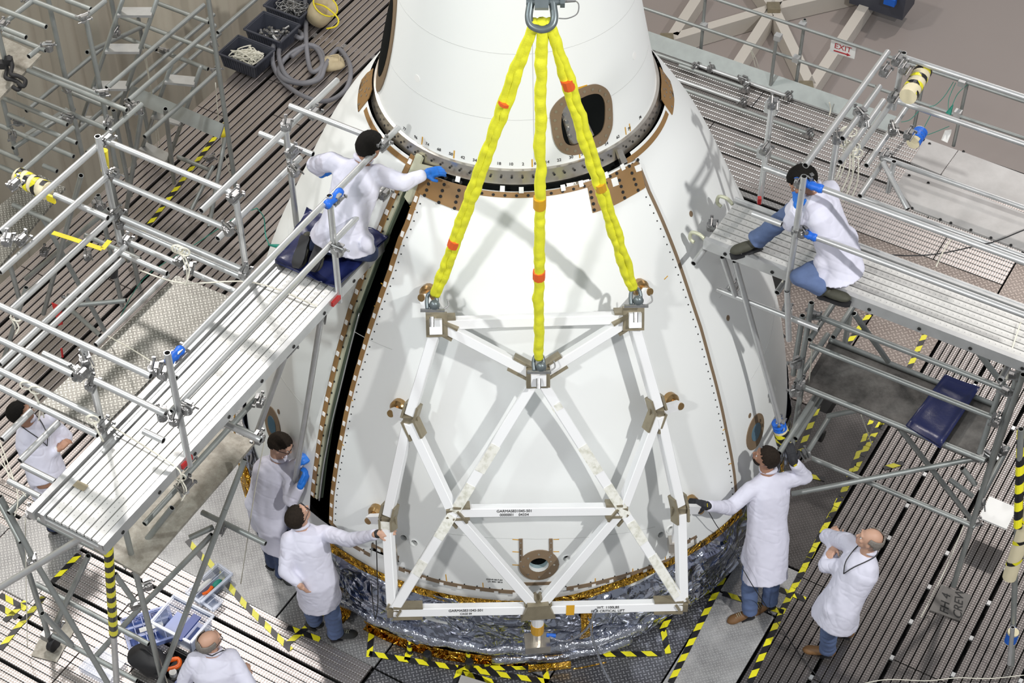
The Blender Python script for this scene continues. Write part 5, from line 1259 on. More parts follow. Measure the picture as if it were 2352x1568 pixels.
def hand(m, W, d, nrm, thumb, curl=.5, k=1.0, spread=.25, g=0.):
    """palm, four unequal jointed fingers and a side thumb; nrm points out of the back of the hand"""
    d = Vector(d).normalized(); nrm = Vector(nrm); nrm = (nrm - d * nrm.dot(d)).normalized(); s = d.cross(nrm) * thumb
    limb(m, [W - d * .02, W + d * .02], [.028 * k + g, .030 * k + g])
    m.box(W + d * .052 * k, .085 * k + g, .078 * k + g, .030 * k + g, d, s, nrm)
    m.ell(W + d * .045 * k, .05 * k + g, .042 * k + g, .019 * k + g, 12, 8, d, s, nrm)
    for i, L in enumerate((.072, .080, .074, .058)):
        o = (1.5 - i); p = W + d * (.092 * k - abs(o) * .003) + s * (o * .0205 * k); dd = (d + s * (o * spread * .22)).normalized(); pts = [p - dd * .02, p]; a = 0
        for j, f_ in enumerate((.42, .32, .26)):
            a += curl * (.5 if j == 0 else .75); q_ = dd * cos(a) - nrm * sin(a); p = p + q_ * (L * k * f_); pts.append(p)
        m.tube(pts, [.0095 * k + g, .0098 * k + g, .009 * k + g, .0085 * k + g, .0072 * k + g], 8); m.ell(pts[-1], .0074 * k + g, .0074 * k + g, .0074 * k + g, 8, 6)
    p = W + d * .022 * k + s * .034 * k; td = (d * .6 + s * .75 - nrm * .25).normalized(); t2 = (d * .9 + s * .35 - nrm * .4 * (curl + .3)).normalized()
    m.tube([p - s * .012, p, p + td * .034 * k, p + td * .034 * k + t2 * .030 * k], [.013 * k + g, .013 * k + g, .0108 * k + g, .009 * k + g], 8); m.ell(p + td * .034 * k + t2 * .03 * k, .009 * k + g, .009 * k + g, .009 * k + g, 8, 6)
def person(label, J, face, up, torso_f, opt):
    lf = 0 if opt.get('base') else ZF
    P = {k: at(v[0], v[1], v[2] + lf) for k, v in J.items()}
    lift = opt.get('lift', 0)
    ground = min(p.z for p in P.values())
    root = thing('person', label, 'person', Vector((P['pel'].x, P['pel'].y, opt.get('base', ZF))))
    f, u, r = basis(face, up); H = P['head']; skin = opt.get('skin', M_skin)
    tf = Vector(torso_f).normalized(); neck, pel = P['neck'], P['pel']; sp_ = (neck - pel).normalized(); tf = (tf - sp_ * tf.dot(sp_)).normalized(); sx = (P['shR'] - P['shL']); sx = (sx - sp_ * sx.dot(sp_)).normalized(); tf2 = sx.cross(sp_); tf2 = tf2 if tf2.dot(tf) > 0 else -tf2
    # --- body
    m = MB()
    m.ell(H + u * .018 - f * .012, .100, .078, .098, 20, 14, f, r, u)
    m.ell(H - u * .045 + f * .022, .070, .060, .072, 18, 12, f, r, u)
    m.ell(H - u * .082 + f * .060, .026, .030, .024, 10, 8, f, r, u)                      # chin
    m.tube([H + u * .012 + f * .086, H - u * .028 + f * .104], [.009, .014], 8); m.ell(H - u * .030 + f * .103, .015, .016, .012, 8, 6, f, r, u)   # nose
    m.tube([H + u * .024 + f * .083 - r * .045, H + u * .028 + f * .090, H + u * .024 + f * .083 + r * .045], .010, 8)   # brow
    m.tube([H - u * .058 + f * .083 - r * .018, H - u * .058 + f * .088 + r * .018], .0085, 8)      # mouth
    for s in (-1, 1):
        e = H - u * .008 - f * .002 + r * (s * .078); m.ell(e, .022, .010, .034, 10, 8, f, r, u)
        m.ell(H - u * .022 + f * .062 + r * (s * .040), .022, .022, .020, 10, 8, f, r, u)
    limb(m, [H - u * .06 - f * .025, neck - sp_ * .03], [.056, .062])
    loft(m, [(pel - sp_ * .08, .13, .09, sx, tf2), (pel, .165, .115, sx, tf2), (pel + (neck - pel) * .35, .14, .10, sx, tf2), (pel + (neck - pel) * .7, .17, .115, sx, tf2), (pel + (neck - pel) * .88, .15, .09, sx, tf2), (neck, .065, .06, sx, tf2)])
    for s in 'LR':
        limb(m, [neck - sp_ * .07, P['sh' + s]], [.06, .052]); limb(m, [P['sh' + s], P['el' + s]], [.052, .040]); limb(m, [P['el' + s], P['wr' + s]], [.040, .027])
        if 'kn' + s in P:
            limb(m, [P['hip' + s], P['kn' + s]], [.085, .056]); limb(m, [P['kn' + s], P['an' + s]], [.056, .036])
            to = P.get('to' + s); 
            if to is None: to = P['an' + s] + Vector((tf.x, tf.y, 0)).normalized() * .18 - EZ * .04; P['to' + s] = to
            m.ell(P['an' + s] - EZ * .0, .034, .034, .034)
        hd = opt.get('hand' + s)
        if hd: hand(m, P['wr' + s], hd[0], hd[1], hd[2], hd[3] if len(hd) > 3 else .5)
        else: m.ell(P['wr' + s], .03, .03, .03)
    body = remesh(m, 'body', skin, root, .0075, 3)
    for s in (-1, 1):
        e = H + u * .000 + f * .078 + r * (s * .030); eo = MB().ell(e, .008, .013, .010, 10, 8, f, r, u).build('eye', M_eye, body, smooth=True)
    MB().tube([H - u * .058 + f * .089 - r * .02, H - u * .058 + f * .094, H - u * .058 + f * .089 + r * .02], .004, 6).build('lips', M_lips, body, smooth=True)
    for s in (-1, 1): MB().ell(H + f * .085 + r * (s * .030), .004, .005, .006, 8, 6, f, r, u).build('pupil', M_black2, body, smooth=True)
    # --- hair: a cap over the skull, cut back round the face
    hm, bald = opt.get('hair', (M_dkhair, 0)); nn, mm = 40, 28; hv = MB()
    def hp(j, k, g):
        t = -pi / 2 + pi * j / mm; a = 2 * pi * k / nn; x, y, z = cos(t) * cos(a), cos(t) * sin(a), sin(t)
        R1 = Vector((.100 + g, .078 + g, .098 + g)); nz_ = .004 * noise.noise(Vector((x * 9, y * 9, z * 9 + len(label))))
        return H + u * .018 - f * .012 + f * (x * (R1.x + nz_)) + r * (y * (R1.y + nz_)) + u * (z * (R1.z + nz_)), (x, y, z)
    for j in range(mm + 1):
        for k in range(nn): hv.v.append(hp(j, k, opt.get('hairg', .009))[0])
    for j in range(mm):
        for k in range(nn):
            l = (k + 1) % nn; x, y, z = hp(j + .5, k + .5, 0)[1]; keep = (z > .02 + x * .72 + .10 * noise.noise(Vector((x * 6, y * 6, z * 6)))) and not (z < -.35 and x > -.6) and z > -.70 and not (abs(y) > .75 and z < .05 and x > -.25)
            if bald and z > .52 and x > -.72: keep = False
            if bald and x > .25: keep = False
            if keep: hv.f.append((j * nn + k, j * nn + l, (j + 1) * nn + l, (j + 1) * nn + k)); hv.mi.append(0)
    if hv.f: ho = hv.build('hair', hm, root, smooth=True); so = ho.modifiers.new('thickness', 'SOLIDIFY'); so.thickness = .008
    if opt.get('beard'):
        bm_ = MB()
        for j in range(mm + 1):
            for k in range(nn):
                t = -pi / 2 + pi * j / mm; a = 2 * pi * k / nn; bm_.v.append(H - u * .045 + f * .022 + f * (.074 * cos(t) * cos(a)) + r * (.064 * cos(t) * sin(a)) + u * (.078 * sin(t)))
        for j in range(mm):
            for k in range(nn):
                t = -pi / 2 + pi * (j + .5) / mm; a = 2 * pi * (k + .5) / nn; x, z = cos(t) * cos(a), sin(t)
                if z < -.05 and x > -.1 and not (x > .8 and z > -.45): l = (k + 1) % nn; bm_.f.append((j * nn + k, j * nn + l, (j + 1) * nn + l, (j + 1) * nn + k)); bm_.mi.append(0)
        bm_.build('beard', M_brhair, root, smooth=True)
    # --- trousers and shoes
    jm = opt.get('jeans', M_jean)
    if 'knL' in P and jm:
        m = MB(); m.ell(pel - sp_ * .02, .14, .10, .12, 16, 10, sx, tf2, sp_)
        for s in 'LR':
            an = P['an' + s]; kd = (P['kn' + s] - an).normalized()
            limb(m, [P['hip' + s], P['kn' + s]], [.092, .080]); limb(m, [P['kn' + s], an + kd * .03], [.080, .073]); m.tube([an + kd * .10, an - kd * .015], [.074, .080], 14)
        remesh(m, 'trousers', jm, root, .012, 3, lambda c: .010 * noise.noise(Vector((c.x * 9, c.y * 9, c.z * 22))))
    for s in 'LR':
        if 'kn' + s in P:
            an, to = P['an' + s], P['to' + s]; d = (to - an); df = d.normalized(); sh_up = opt.get('soleup', None)
            sd = Vector((-df.y, df.x, 0)).normalized() if sh_up is None else sh_up.cross(df).normalized(); su = df.cross(sd); su = -su if (sh_up is None and su.z < 0) else su
            if sh_up is not None and su.dot(sh_up) < 0: su = -su
            m = MB(); base = an + (to - an) * .5; Ls = .29
            hc = an - su * .035; c1 = hc + df * .07
            m.ell(hc - df * .015, .062, .045, .055, 14, 10, df, sd, su); m.ell(c1 + df * .045, .125, .047, .042, 16, 10, df, sd, su); m.ell(c1 + df * .09, .075, .052, .036, 14, 10, df, sd, su); m.tube([an - su * .02, an + su * .055], [.050, .050], 12)
            remesh(m, 'shoe', opt.get('shoe', M_shoeB), root, .009, 2)
            m = MB(); b = c1 - su * .040 + df * .03; prof_ = [(-.125, .034), (-.10, .044), (-.04, .040), (.05, .050), (.11, .045), (.145, .026)]
            poly = [b + df * x + sd * y for x, y in prof_] + [b + df * x - sd * y for x, y in reversed(prof_)]
            m.prism(poly, -.024, su).build('shoe_sole', M_black2, root)
            if opt.get('laces'):
                for q_ in range(4): MB().tube([c1 + df * (.02 + q_ * .018) + su * (.045 - q_ * .004) - sd * .02, c1 + df * (.02 + q_ * .018) + su * (.049 - q_ * .004) + sd * .02], .003, 6).build('lace', M_cream, root)
    # --- coat
    m = MB(); rings = []
    chest = pel + (neck - pel) * .72
    if 'hem' in opt:
        hem = [at(q_[0], q_[1], q_[2] + lf) for q_ in opt['hem'][0]]; hw, hdp = opt['hem'][1], opt['hem'][2]
        hx = opt['hem'][3] if len(opt['hem']) > 3 else sx; hy = hem[0] - pel; hy = hy.normalized(); hyy = hx.cross(hy).normalized()
        rings.append((hem[0], hw, hdp, hx, hyy)); rings.append((hem[0] + (pel - hem[0]) * .5, hw * .92, hdp * .95, hx, hyy))
    rings += [(pel, .20, .155, sx, tf2), (pel + (neck - pel) * .30, .185, .145, sx, tf2), (chest, .205, .145, sx, tf2), (pel + (neck - pel) * .90, .155, .105, sx, tf2), (neck + sp_ * .005, .078, .072, sx, tf2)]
    loft(m, rings, 28)
    if 'hem' in opt and 'knL' in P and not opt.get('base'):
        for s in 'LR': limb(m, [P['hip' + s], P['hip' + s] + (P['kn' + s] - P['hip' + s]) * .5], [.118, .12])
    if opt.get('base'): m.ell(pel, .20, .17, .18, 18, 12, sx, tf2, sp_)
    for s in 'LR':
        sh, el, wr = P['sh' + s], P['el' + s], P['wr' + s]; bk = opt.get('sleeve', 1.)
        limb(m, [neck - sp_ * .09, sh], [.075, .078]); limb(m, [sh, el], [.078 * bk, .066 * bk]); limb(m, [el, wr - (wr - el).normalized() * .045], [.066 * bk, .050 * bk])
    for a_, b_, r0, r1 in opt.get('flaps', ()): limb(m, [at(*a_), at(*b_)], [r0, r1])
    sd_ = opt.get('seed', 1)
    el_ = [P['elL'], P['elR']]
    def wr_(c):
        v = Vector((c.x * 7, c.y * 7, c.z * 3 + sd_ * 9)); w = noise.noise(v); w2 = abs(noise.noise(Vector((c.x * 5 + c.z * 9, c.y * 11 - c.z * 4, c.z * 7 + sd_))))
        de = min((c - e).length for e in el_); k = 1 + 1.2 * max(0, 1 - de / .3)
        w3 = noise.noise(Vector((c.x * 16, c.y * 16, c.z * 2.2 + sd_)))
        return .008 * w + .006 * w3 - .030 * max(0, .10 - w2) * k + .002 * noise.noise(c * 26)
    coat = remesh(m, 'lab_coat', opt.get('coat', M_coat), root, .0105, 9, wr_)
    # collar, seam and cuffs
    MB().tube([neck + sp_ * .035 + (sx * cos(a) * .066 + tf2 * sin(a) * .060) for a in [2 * pi * i / 18 for i in range(18)]], .019, 8, closed=True).build('collar', M_coat, root, smooth=True)
    for s in 'LR':
        wr, el = P['wr' + s], P['el' + s]; d = (wr - el).normalized(); MB().tube([wr - d * .075, wr - d * .01], [.040, .035], 14).build('cuff', M_cuff, root, smooth=True)
        gl = opt.get('glove'); hd = opt.get('hand' + s)
        if gl and hd: m = MB(); hand(m, wr, hd[0], hd[1], hd[2], hd[3] if len(hd) > 3 else .5, 1.03, .25, .004); limb(m, [wr - d * .04, wr], [.036, .034]); remesh(m, 'glove', gl, root, .006, 2)
        if gl is M_gloveK and hd: MB().tube([wr - d * .03, wr - d * .005], [.041, .040], 14).build('glove_strap', M_black2, root, smooth=True); MB().box(wr - d * .017 + Vector(hd[1]).normalized() * .04, .02, .03, .008, d, d.cross(Vector(hd[1])).normalized(), Vector(hd[1]).normalized()).build('glove_badge', M_yellow, root)
    if opt.get('glasses'):
        g = MB()
        for s in (-1, 1):
            c = H + u * .002 + f * .098 + r * (s * .032); g.tube([c + r * (.024 * cos(a)) + u * (.018 * sin(a)) for a in [2 * pi * i / 12 for i in range(12)]], .0028, 6, closed=True); g.tube([c + r * (s * .024), H + f * .0 + u * .012 + r * (s * .090)], .0028, 6)
        g.tube([H + u * .004 + f * .100 - r * .01, H + u * .004 + f * .100 + r * .01], .0028, 6); g.build('spectacles', M_cable, root)
    if opt.get('lanyard'):
        MB().tube(spline([neck + sp_ * .05 - tf2 * .085, neck + sp_ * .03 + sx * .09, neck - sp_ * .10 + tf2 * .15 + sx * .05, chest - sp_ * .05 + tf2 * .17], 6), .005, 6).build('lanyard', M_cable, root, smooth=True)
        MB().tube(spline([neck + sp_ * .05 - tf2 * .085, neck + sp_ * .03 - sx * .09, neck - sp_ * .10 + tf2 * .15 - sx * .05, chest - sp_ * .05 + tf2 * .17], 6), .005, 6).build('lanyard', M_cable, root, smooth=True)
    if opt.get('band'):
        s = opt['band']; wr, el = P['wr' + s], P['el' + s]; d = (wr - el).normalized(); MB().tube([wr + d * .002, wr + d * .022], .036, 14).build('wrist_band', M_black2, root, smooth=True)
    return root, P
def V3(x, y, z): return Vector((x, y, z))

person('bald man in white coat and blue jeans standing with folded arms on the right slats',
       dict(head=(1997, 1238, 1.68), neck=(1992, 1268, 1.50), shL=(1992, 1308, 1.40), shR=(1948, 1245, 1.43), elL=(1898, 1298, 1.17), wrL=(1926, 1236, 1.27), elR=(1900, 1232, 1.2), wrR=(1918, 1256, 1.28), pel=(1932, 1385, .95),
            hipL=(1917, 1398, .92), hipR=(1950, 1372, .92), knL=(1905, 1445, .5), knR=(1948, 1405, .5), anL=(1900, 1490, .09), anR=(1943, 1445, .09), toL=(1852, 1486, .04), toR=(1915, 1440, .04)),
       (-.85, .25, .35), (-.15, .1, 1), (-.9, .45, 0),
       dict(hair=(M_grhair, 1), skin=M_skin, hem=([(1916, 1420, .72)], .235, .19), shoe=M_shoeT, lanyard=1, sleeve=1.1, handL=((-.3, .9, .1), (-.3, -.2, 1), 1, .7), handR=((-.6, -.8, -.1), (-.6, -.1, .8), -1, .9), seed=3))
person('stubbled man in white coat and black gloves, one hand on the padded pole',
       dict(head=(1758, 1050, 1.80), neck=(1765, 1086, 1.60), shL=(1722, 1126, 1.50), shR=(1805, 1102, 1.52), elL=(1678, 1166, 1.42), wrL=(1622, 1161, 1.68), elR=(1850, 1095, 1.48), wrR=(1822, 1060, 1.75), pel=(1762, 1232, 1.0),
            hipL=(1740, 1240, .97), hipR=(1785, 1232, .97), knL=(1722, 1320, .52), knR=(1775, 1305, .52), anL=(1722, 1402, .10), anR=(1768, 1380, .10), toL=(1668, 1424, .04), toR=(1735, 1398, .04)),
       (-.88, .32, .38), (.1, -.1, 1), (-.45, .9, 0),
       dict(hair=(M_brhair, 0), beard=1, skin=M_skin2, hem=([(1757, 1330, .62)], .215, .17), shoe=M_shoeT, laces=1, glove=M_gloveK, sleeve=1.05, handL=((-1, .12, .12), (0, -.5, .8), -1, .35), handR=((-.25, .45, .8), (.2, -1, .2), 1, .5), seed=5))
person('dark-haired man in white coat and blue jeans reaching right to steady the lifting frame',
       dict(head=(686, 1184, 1.68), neck=(692, 1212, 1.52), shL=(664, 1240, 1.42), shR=(748, 1224, 1.44), elL=(655, 1310, 1.2), wrL=(690, 1345, 1.1), elR=(802, 1240, 1.62), wrR=(866, 1226, 1.90), pel=(728, 1335, .95),
            hipL=(712, 1345, .92), hipR=(745, 1340, .92), knL=(712, 1390, .5), knR=(762, 1400, .5), anL=(722, 1422, .12), anR=(770, 1452, .10), toR=(812, 1450, .04), toL=(732, 1425, .06)),
       (.62, .62, .62), (-.45, -.45, 1), (.4, .9, 0),
       dict(hair=(M_brhair, 0), skin=M_skin, hem=([(736, 1378, .62)], .20, .17), shoe=M_shoeB, laces=1, glasses=1, band='R', handR=((1, .25, .05), (.1, -.5, .8), 1, .25), handL=((.4, .2, -1), (-.6, -.6, 0), 1, .5), seed=8))
person('grey-haired man in spectacles, white coat and blue gloves bending to the open gap',
       dict(head=(645, 1022, 1.76), neck=(638, 1054, 1.57), shL=(606, 1080, 1.46), shR=(668, 1092, 1.46), elL=(672, 1072, 1.50), wrL=(690, 1060, 1.72), elR=(668, 1148, 1.30), wrR=(692, 1112, 1.53), pel=(610, 1165, .98),
            hipL=(598, 1170, .95), hipR=(628, 1170, .95), knL=(612, 1225, .5), knR=(642, 1232, .5), anL=(630, 1290, .1), anR=(652, 1315, .09), toL=(646, 1302, .04), toR=(664, 1330, .04)),
       (.85, -.25, -.35), (.35, 0, 1), (1, .15, 0),
       dict(hair=(M_brhair, 0), skin=M_skin, hem=([(636, 1268, .62)], .15, .13), shoe=M_shoeB, jeans=M_jeanD, glasses=1, glove=M_gloveB, handL=((.8, .4, .3), (0, -.4, 1), -1, .8), handR=((.4, .5, .6), (.8, -.4, .2), 1, .9), seed=11))
person('black-haired man in white coat and blue gloves kneeling at the end of the left deck',
       dict(head=(850, 336, 5.20), neck=(832, 372, 5.06), shL=(762, 372, 4.98), shR=(866, 400, 4.98), elL=(722, 378, 4.85), wrL=(742, 398, 4.75), elR=(925, 420, 4.92), wrR=(978, 400, 4.92), pel=(790, 520, 4.55),
            hipL=(770, 516, 4.52), hipR=(812, 530, 4.52), knL=(800, 540, 4.34), knR=(848, 580, 4.34), anL=(708, 555, 4.37), anR=(745, 563, 4.37), toL=(693, 604, 4.27), toR=(730, 612, 4.27)),
       (.6, .75, -.25), (.15, .2, 1), (.55, .85, 0),
       dict(base=4.2, soleup=Vector((.25, .62, -.6)), hair=(M_dkhair, 0), skin=M_skin2, hairg=.014, hem=([(780, 560, 4.40)], .26, .21), jeans=M_jeanD, shoe=M_shoeO, glove=M_gloveB, sleeve=1.08, flaps=(((840, 560, 4.5), (850, 572, 4.42), .07, .05), ((800, 520, 4.55), (838, 552, 4.48), .1, .08)), handR=((.95, .3, .05), (0, -.4, 1), 1, .5), handL=((.6, .8, -.2), (0, 0, 1), -1, .6), seed=14))
person('black-haired man crouching on the right deck in white coat, hands at chin',
       dict(head=(1842, 415, 5.12), neck=(1868, 436, 5.0), shL=(1890, 472, 4.92), shR=(1905, 438, 4.92), elL=(1818, 512, 4.72), wrL=(1832, 474, 4.88), elR=(1822, 482, 4.78), wrR=(1832, 458, 4.92), pel=(1930, 590, 4.42),
            hipL=(1912, 605, 4.38), hipR=(1940, 580, 4.4), knL=(1838, 636, 4.32), knR=(1818, 488, 4.70), anL=(1890, 660, 4.26), anR=(1738, 550, 4.34), toR=(1680, 570, 4.27), toL=(1930, 672, 4.25)),
       (-.75, -.15, -.55), (-.5, 0, .9), (-.95, -.1, .1),
       dict(base=4.2, hair=(M_dkhair, 0), skin=M_skin2, hairg=.016, hem=([(1928, 628, 4.32)], .20, .20), shoe=M_shoeO, laces=0, glove=M_gloveB, sleeve=1.12, flaps=(((1915, 540, 4.62), (1938, 548, 4.55), .12, .12), ((1890, 600, 4.45), (1885, 640, 4.3), .08, .05), ((1940, 600, 4.45), (1935, 645, 4.3), .10, .06)), handL=((-.1, .3, .9), (-.8, -.5, 0), 1, .9), handR=((-.1, .3, .9), (-.8, -.5, 0), -1, .9), seed=17))
person('balding grey-haired man in spectacles and white coat crouching over tools at the bottom left',
       dict(head=(482, 1472, 1.25), neck=(490, 1502, 1.10), shL=(448, 1518, 1.0), shR=(528, 1510, 1.0), elL=(425, 1560, .8), wrL=(420, 1590, .6), elR=(580, 1590, .78), wrR=(562, 1560, .72), pel=(512, 1625, .55)),
       (.65, .55, .15), (-.25, -.35, .9), (.2, .95, 0),
       dict(hair=(M_grhair, 1), skin=M_skin, hem=([(520, 1660, .35)], .26, .24), glasses=1, lanyard=1, sleeve=1.1, handR=((.2, .7, .6), (.6, -.5, .5), 1, .8), handL=((0, .5, -.6), (0, 0, 1), -1, .5), seed=21))
person('dark-haired man in white coat with folded arms, half hidden behind the left tower rails',
       dict(head=(48, 948, 1.70), neck=(66, 970, 1.52), shL=(62, 1012, 1.42), shR=(110, 968, 1.43), elL=(90, 1058, 1.18), wrL=(136, 1030, 1.25), elR=(152, 1002, 1.2), wrR=(116, 1032, 1.22), pel=(108, 1090, .97),
            hipL=(100, 1100, .93), hipR=(122, 1092, .93), knL=(115, 1150, .5), knR=(138, 1140, .5), anL=(125, 1205, .1), anR=(150, 1192, .1)),
       (.9, .2, .3), (-.1, 0, 1), (.85, .4, 0),
       dict(hair=(M_dkhair, 0), skin=M_skin2, hem=([(118, 1130, .62)], .20, .17), shoe=M_shoeB, jeans=M_jeanD, lanyard=1, handL=((.6, .8, .1), (0, 0, 1), -1, .7), handR=((-.7, -.6, -.1), (0, 0, 1), 1, .8), seed=25))
# ------------------------------------------------------------------ tubs, hose and tools
def openbox(t, c, sx, sy, h, X, Y, mat, th=.012, flare=1.12, name='tub_body', ribs=0):
    m = MB(); o0 = [(-1, -1), (1, -1), (1, 1), (-1, 1)]
    def ring(k, ins, z): return [c + X * (a * (sx / 2 * k - ins)) + Y * (b * (sy / 2 * k - ins)) + EZ * z for a, b in o0]
    vs = ring(1, 0, 0) + ring(flare, 0, h) + ring(flare, th, h) + ring(1, th, th); fs = [(3, 2, 1, 0), (12, 13, 14, 15)]
    for i in range(3):
        for k in range(4): l = (k + 1) % 4; fs.append((i * 4 + k, i * 4 + l, i * 4 + 4 + l, i * 4 + 4 + k))
    m.add(vs, fs); body = m.build(name, mat, t)
    r_ = MB(); R4 = ring(flare, -.012, h)
    for k in range(4): r_.beam(R4[k], R4[(k + 1) % 4], .02, .018, EZ)
    r_.build('rim', mat, t)
    if ribs:
        r_ = MB()
        for k in range(4):
            a0, a1 = ring(1, -.004, .01)[k], ring(1, -.004, .01)[(k + 1) % 4]; b0, b1 = ring(flare, -.004, h - .01)[k], ring(flare, -.004, h - .01)[(k + 1) % 4]
            for i in range(1, ribs): u = i / ribs; r_.tube([a0 + (a1 - a0) * u, b0 + (b1 - b0) * u], .006, 4)
        o = r_.build('side_ribs', mat, t); o['kind'] = 'stuff'
    return body
Z0 = ZF + .005
tubs = [((570, 148), 'charcoal ribbed tub full of pale rope, nearest the rear left tower', 'rope'), ((628, 92), 'middle charcoal ribbed tub holding grey clamps', 'clamps'), ((672, 38), 'furthest charcoal tub, behind the hose, holding wires', 'wires')]
for (x, y), lab, what in tubs:
    c = at(x, y, Z0); t = thing('storage_tub', lab, 'tub', c, group='charcoal tubs on the left slats'); openbox(t, c, .48, .36, .20, EA, EB, M_tub, ribs=14)
    rnd = random.Random(x); m = MB()
    if what == 'clamps':
        for i in range(26): p = c + EA * rnd.uniform(-.17, .17) + EB * rnd.uniform(-.12, .12) + EZ * rnd.uniform(.05, .15); m.tube([p, p + Vector((rnd.uniform(-.06, .06), rnd.uniform(-.06, .06), rnd.uniform(-.02, .05)))], .018, 7); m.box(p, .05, .03, .03)
        o = m.build('clamp_heap', M_clamp, t); o['kind'] = 'stuff'
    else:
        for i in range(14):
            pts = [c + EA * rnd.uniform(-.2, .2) + EB * rnd.uniform(-.15, .15) + EZ * rnd.uniform(.08, .20) for _ in range(7)]; m.tube(spline(pts, 5), .008 if what == 'rope' else .006, 6)
        o = m.build('rope_heap' if what == 'rope' else 'wire_heap', M_rope if what == 'rope' else M_clamp, t, smooth=True); o['kind'] = 'stuff'
hz = thing('coiled_hose', 'thick grey hose coiled loosely on the slats beside the tubs', 'hose', at(715, 160, Z0))
hp_ = [(700, -20), (703, 30), (703, 90), (708, 140), (718, 165), (740, 150), (738, 118), (712, 103), (680, 115), (652, 138), (640, 165), (660, 185), (700, 192), (735, 180), (748, 150), (775, 112), (800, 140), (805, 175), (790, 210), (750, 232), (700, 222), (655, 192), (628, 150), (630, 100), (660, 68), (690, 75), (692, 88),
       (660, 80), (640, 120), (655, 170), (690, 190), (730, 178), (740, 140), (725, 110), (700, 108), (670, 130)]
MB().tube(spline([at(x, y, Z0 + .04 + .03 * (i % 3) + (.25 if i < 1 else 0)) for i, (x, y) in enumerate(hp_)], 6), .030, 10).build('hose_run', M_hose, hz, smooth=True)
# canvas bags
c = at(732, 55, Z0); bg = thing('canvas_bucket_bag', 'tan canvas bucket bag with a yellow rim lying open beside the tubs', 'bag', c)
ax = (at(745, 40, Z0 + .28) - c).normalized(); ax = (EA * .45 + EZ * .75 + EB * .1).normalized(); s1 = ax.orthogonal().normalized(); s2 = ax.cross(s1); m = MB(); n = 20
for z, r_ in ((0, .10), (0, .15), (.12, .165), (.26, .165), (.26, .150), (.05, .13), (.03, .0)):
    for k in range(n): a = 2 * pi * k / n; q_ = 1 + .06 * noise.noise(Vector((cos(a) * 2, sin(a) * 2, z * 9))); m.v.append(c + EZ * .12 + ax * (z - .04) + (s1 * cos(a) + s2 * sin(a)) * r_ * q_)
for i in range(6):
    for k in range(n): l = (k + 1) % n; m.f.append((i * n + k, i * n + l, i * n + n + l, i * n + n + k)); m.mi.append(0)
m.build('bag_body', M_canvas, bg, smooth=True)
MB().tube([c + EZ * .12 + ax * .225 + (s1 * cos(a) + s2 * sin(a)) * .168 for a in [2 * pi * k / 20 for k in range(20)]], .010, 8, closed=True).build('yellow_rim', M_yellow, bg, smooth=True)
MB().tube(spline([at(722, 8, Z0 + .3), at(748, 16, Z0 + .36), at(776, 42, Z0 + .3), at(772, 60, Z0 + .25), at(750, 66, Z0 + .2)], 5), .011, 8).build('handle', M_yellow, bg, smooth=True)
c = at(765, 152, Z0); bg = thing('canvas_sack', 'limp tan canvas sack lying under the loops of the hose', 'sack', c); m = MB()
m.ell(c + EZ * .05, .17, .15, .07, 22, 12, EA, EB, EZ)
for k, v in enumerate(m.v): m.v[k] = v + Vector((.03, .02, .04)) * noise.noise(v * 7) + EZ * .02 * noise.noise(v * 19); m.v[k].z = max(m.v[k].z, Z0)
m.build('sack_body', M_canvas, bg, smooth=True); MB().tube(spline([c + EA * .1 + EZ * .1, c + EA * .02 + EB * .1 + EZ * .12, c - EA * .1 + EZ * .1], 5), .008, 6).build('draw_cord', M_canvas, bg)
M_clear = simple('clear_blue_plastic', (.55, .62, .78), .2, var=.05, Alpha=.42)
M_clearB = simple('blue_organiser_plastic', (.14, .22, .55), .3, var=.1, Alpha=.75)
M_navyp = simple('navy_plastic', (.02, .05, .25), .4)
def organiser(x, y, lab, sx, sy, rot, nx, ny, mat, lid=False, h=.07):
    c = at(x, y, Z0); X = EA * cos(rot) + EB * sin(rot); Y = EZ.cross(X); t = thing('parts_organiser', lab, 'organiser', c); openbox(t, c, sx, sy, h, X, Y, mat, .008, 1.0, 'tray')
    for i in range(1, nx): MB().box(c + X * (-sx / 2 + sx * i / nx) + EZ * h / 2, .008, sy - .02, h * .9, X, Y, EZ).build('divider', mat, t)
    for j in range(1, ny): MB().box(c + Y * (-sy / 2 + sy * j / ny) + EZ * h / 2, sx - .02, .008, h * .9, X, Y, EZ).build('divider', mat, t)
    return t, c, X, Y
t, c, X, Y = organiser(345, 1452, 'pale blue compartment organiser lying open on the bottom left slats', .42, .34, .9, 5, 3, M_clearB)
MB().box(c + EZ * .075 + X * .02, .22, .05, .004, X, Y, EZ).build('paper_label', M_paper, t)
t, c, X, Y = organiser(483, 1352, 'tall clear tray with an orange tool, upper one by the taped floor line', .17, .40, -.15, 2, 1, M_clear, h=.09)
MB().tube(spline([c + X * .03 - Y * .12 + EZ * .06, c + X * .05 - Y * .06 + EZ * .06, c + X * .035 + Y * .0 + EZ * .06], 4), .020, 8).build('orange_tool', simple('orange_plastic', (.8, .13, .01), .4), t)
MB().ell(c + X * .04 + Y * .06 + EZ * .05, .035, .06, .03, 12, 8, X, Y, EZ).build('teal_pad', M_green_cord, t, smooth=True); MB().ell(c - X * .04 - Y * .03 + EZ * .05, .03, .10, .03, 12, 8, X, Y, EZ).build('plastic_bags', M_paper, t, smooth=True)
t, c, X, Y = organiser(486, 1388, 'small clear tray at the near end of the tall clear tray', .16, .11, -.15, 2, 1, M_clear, h=.06)
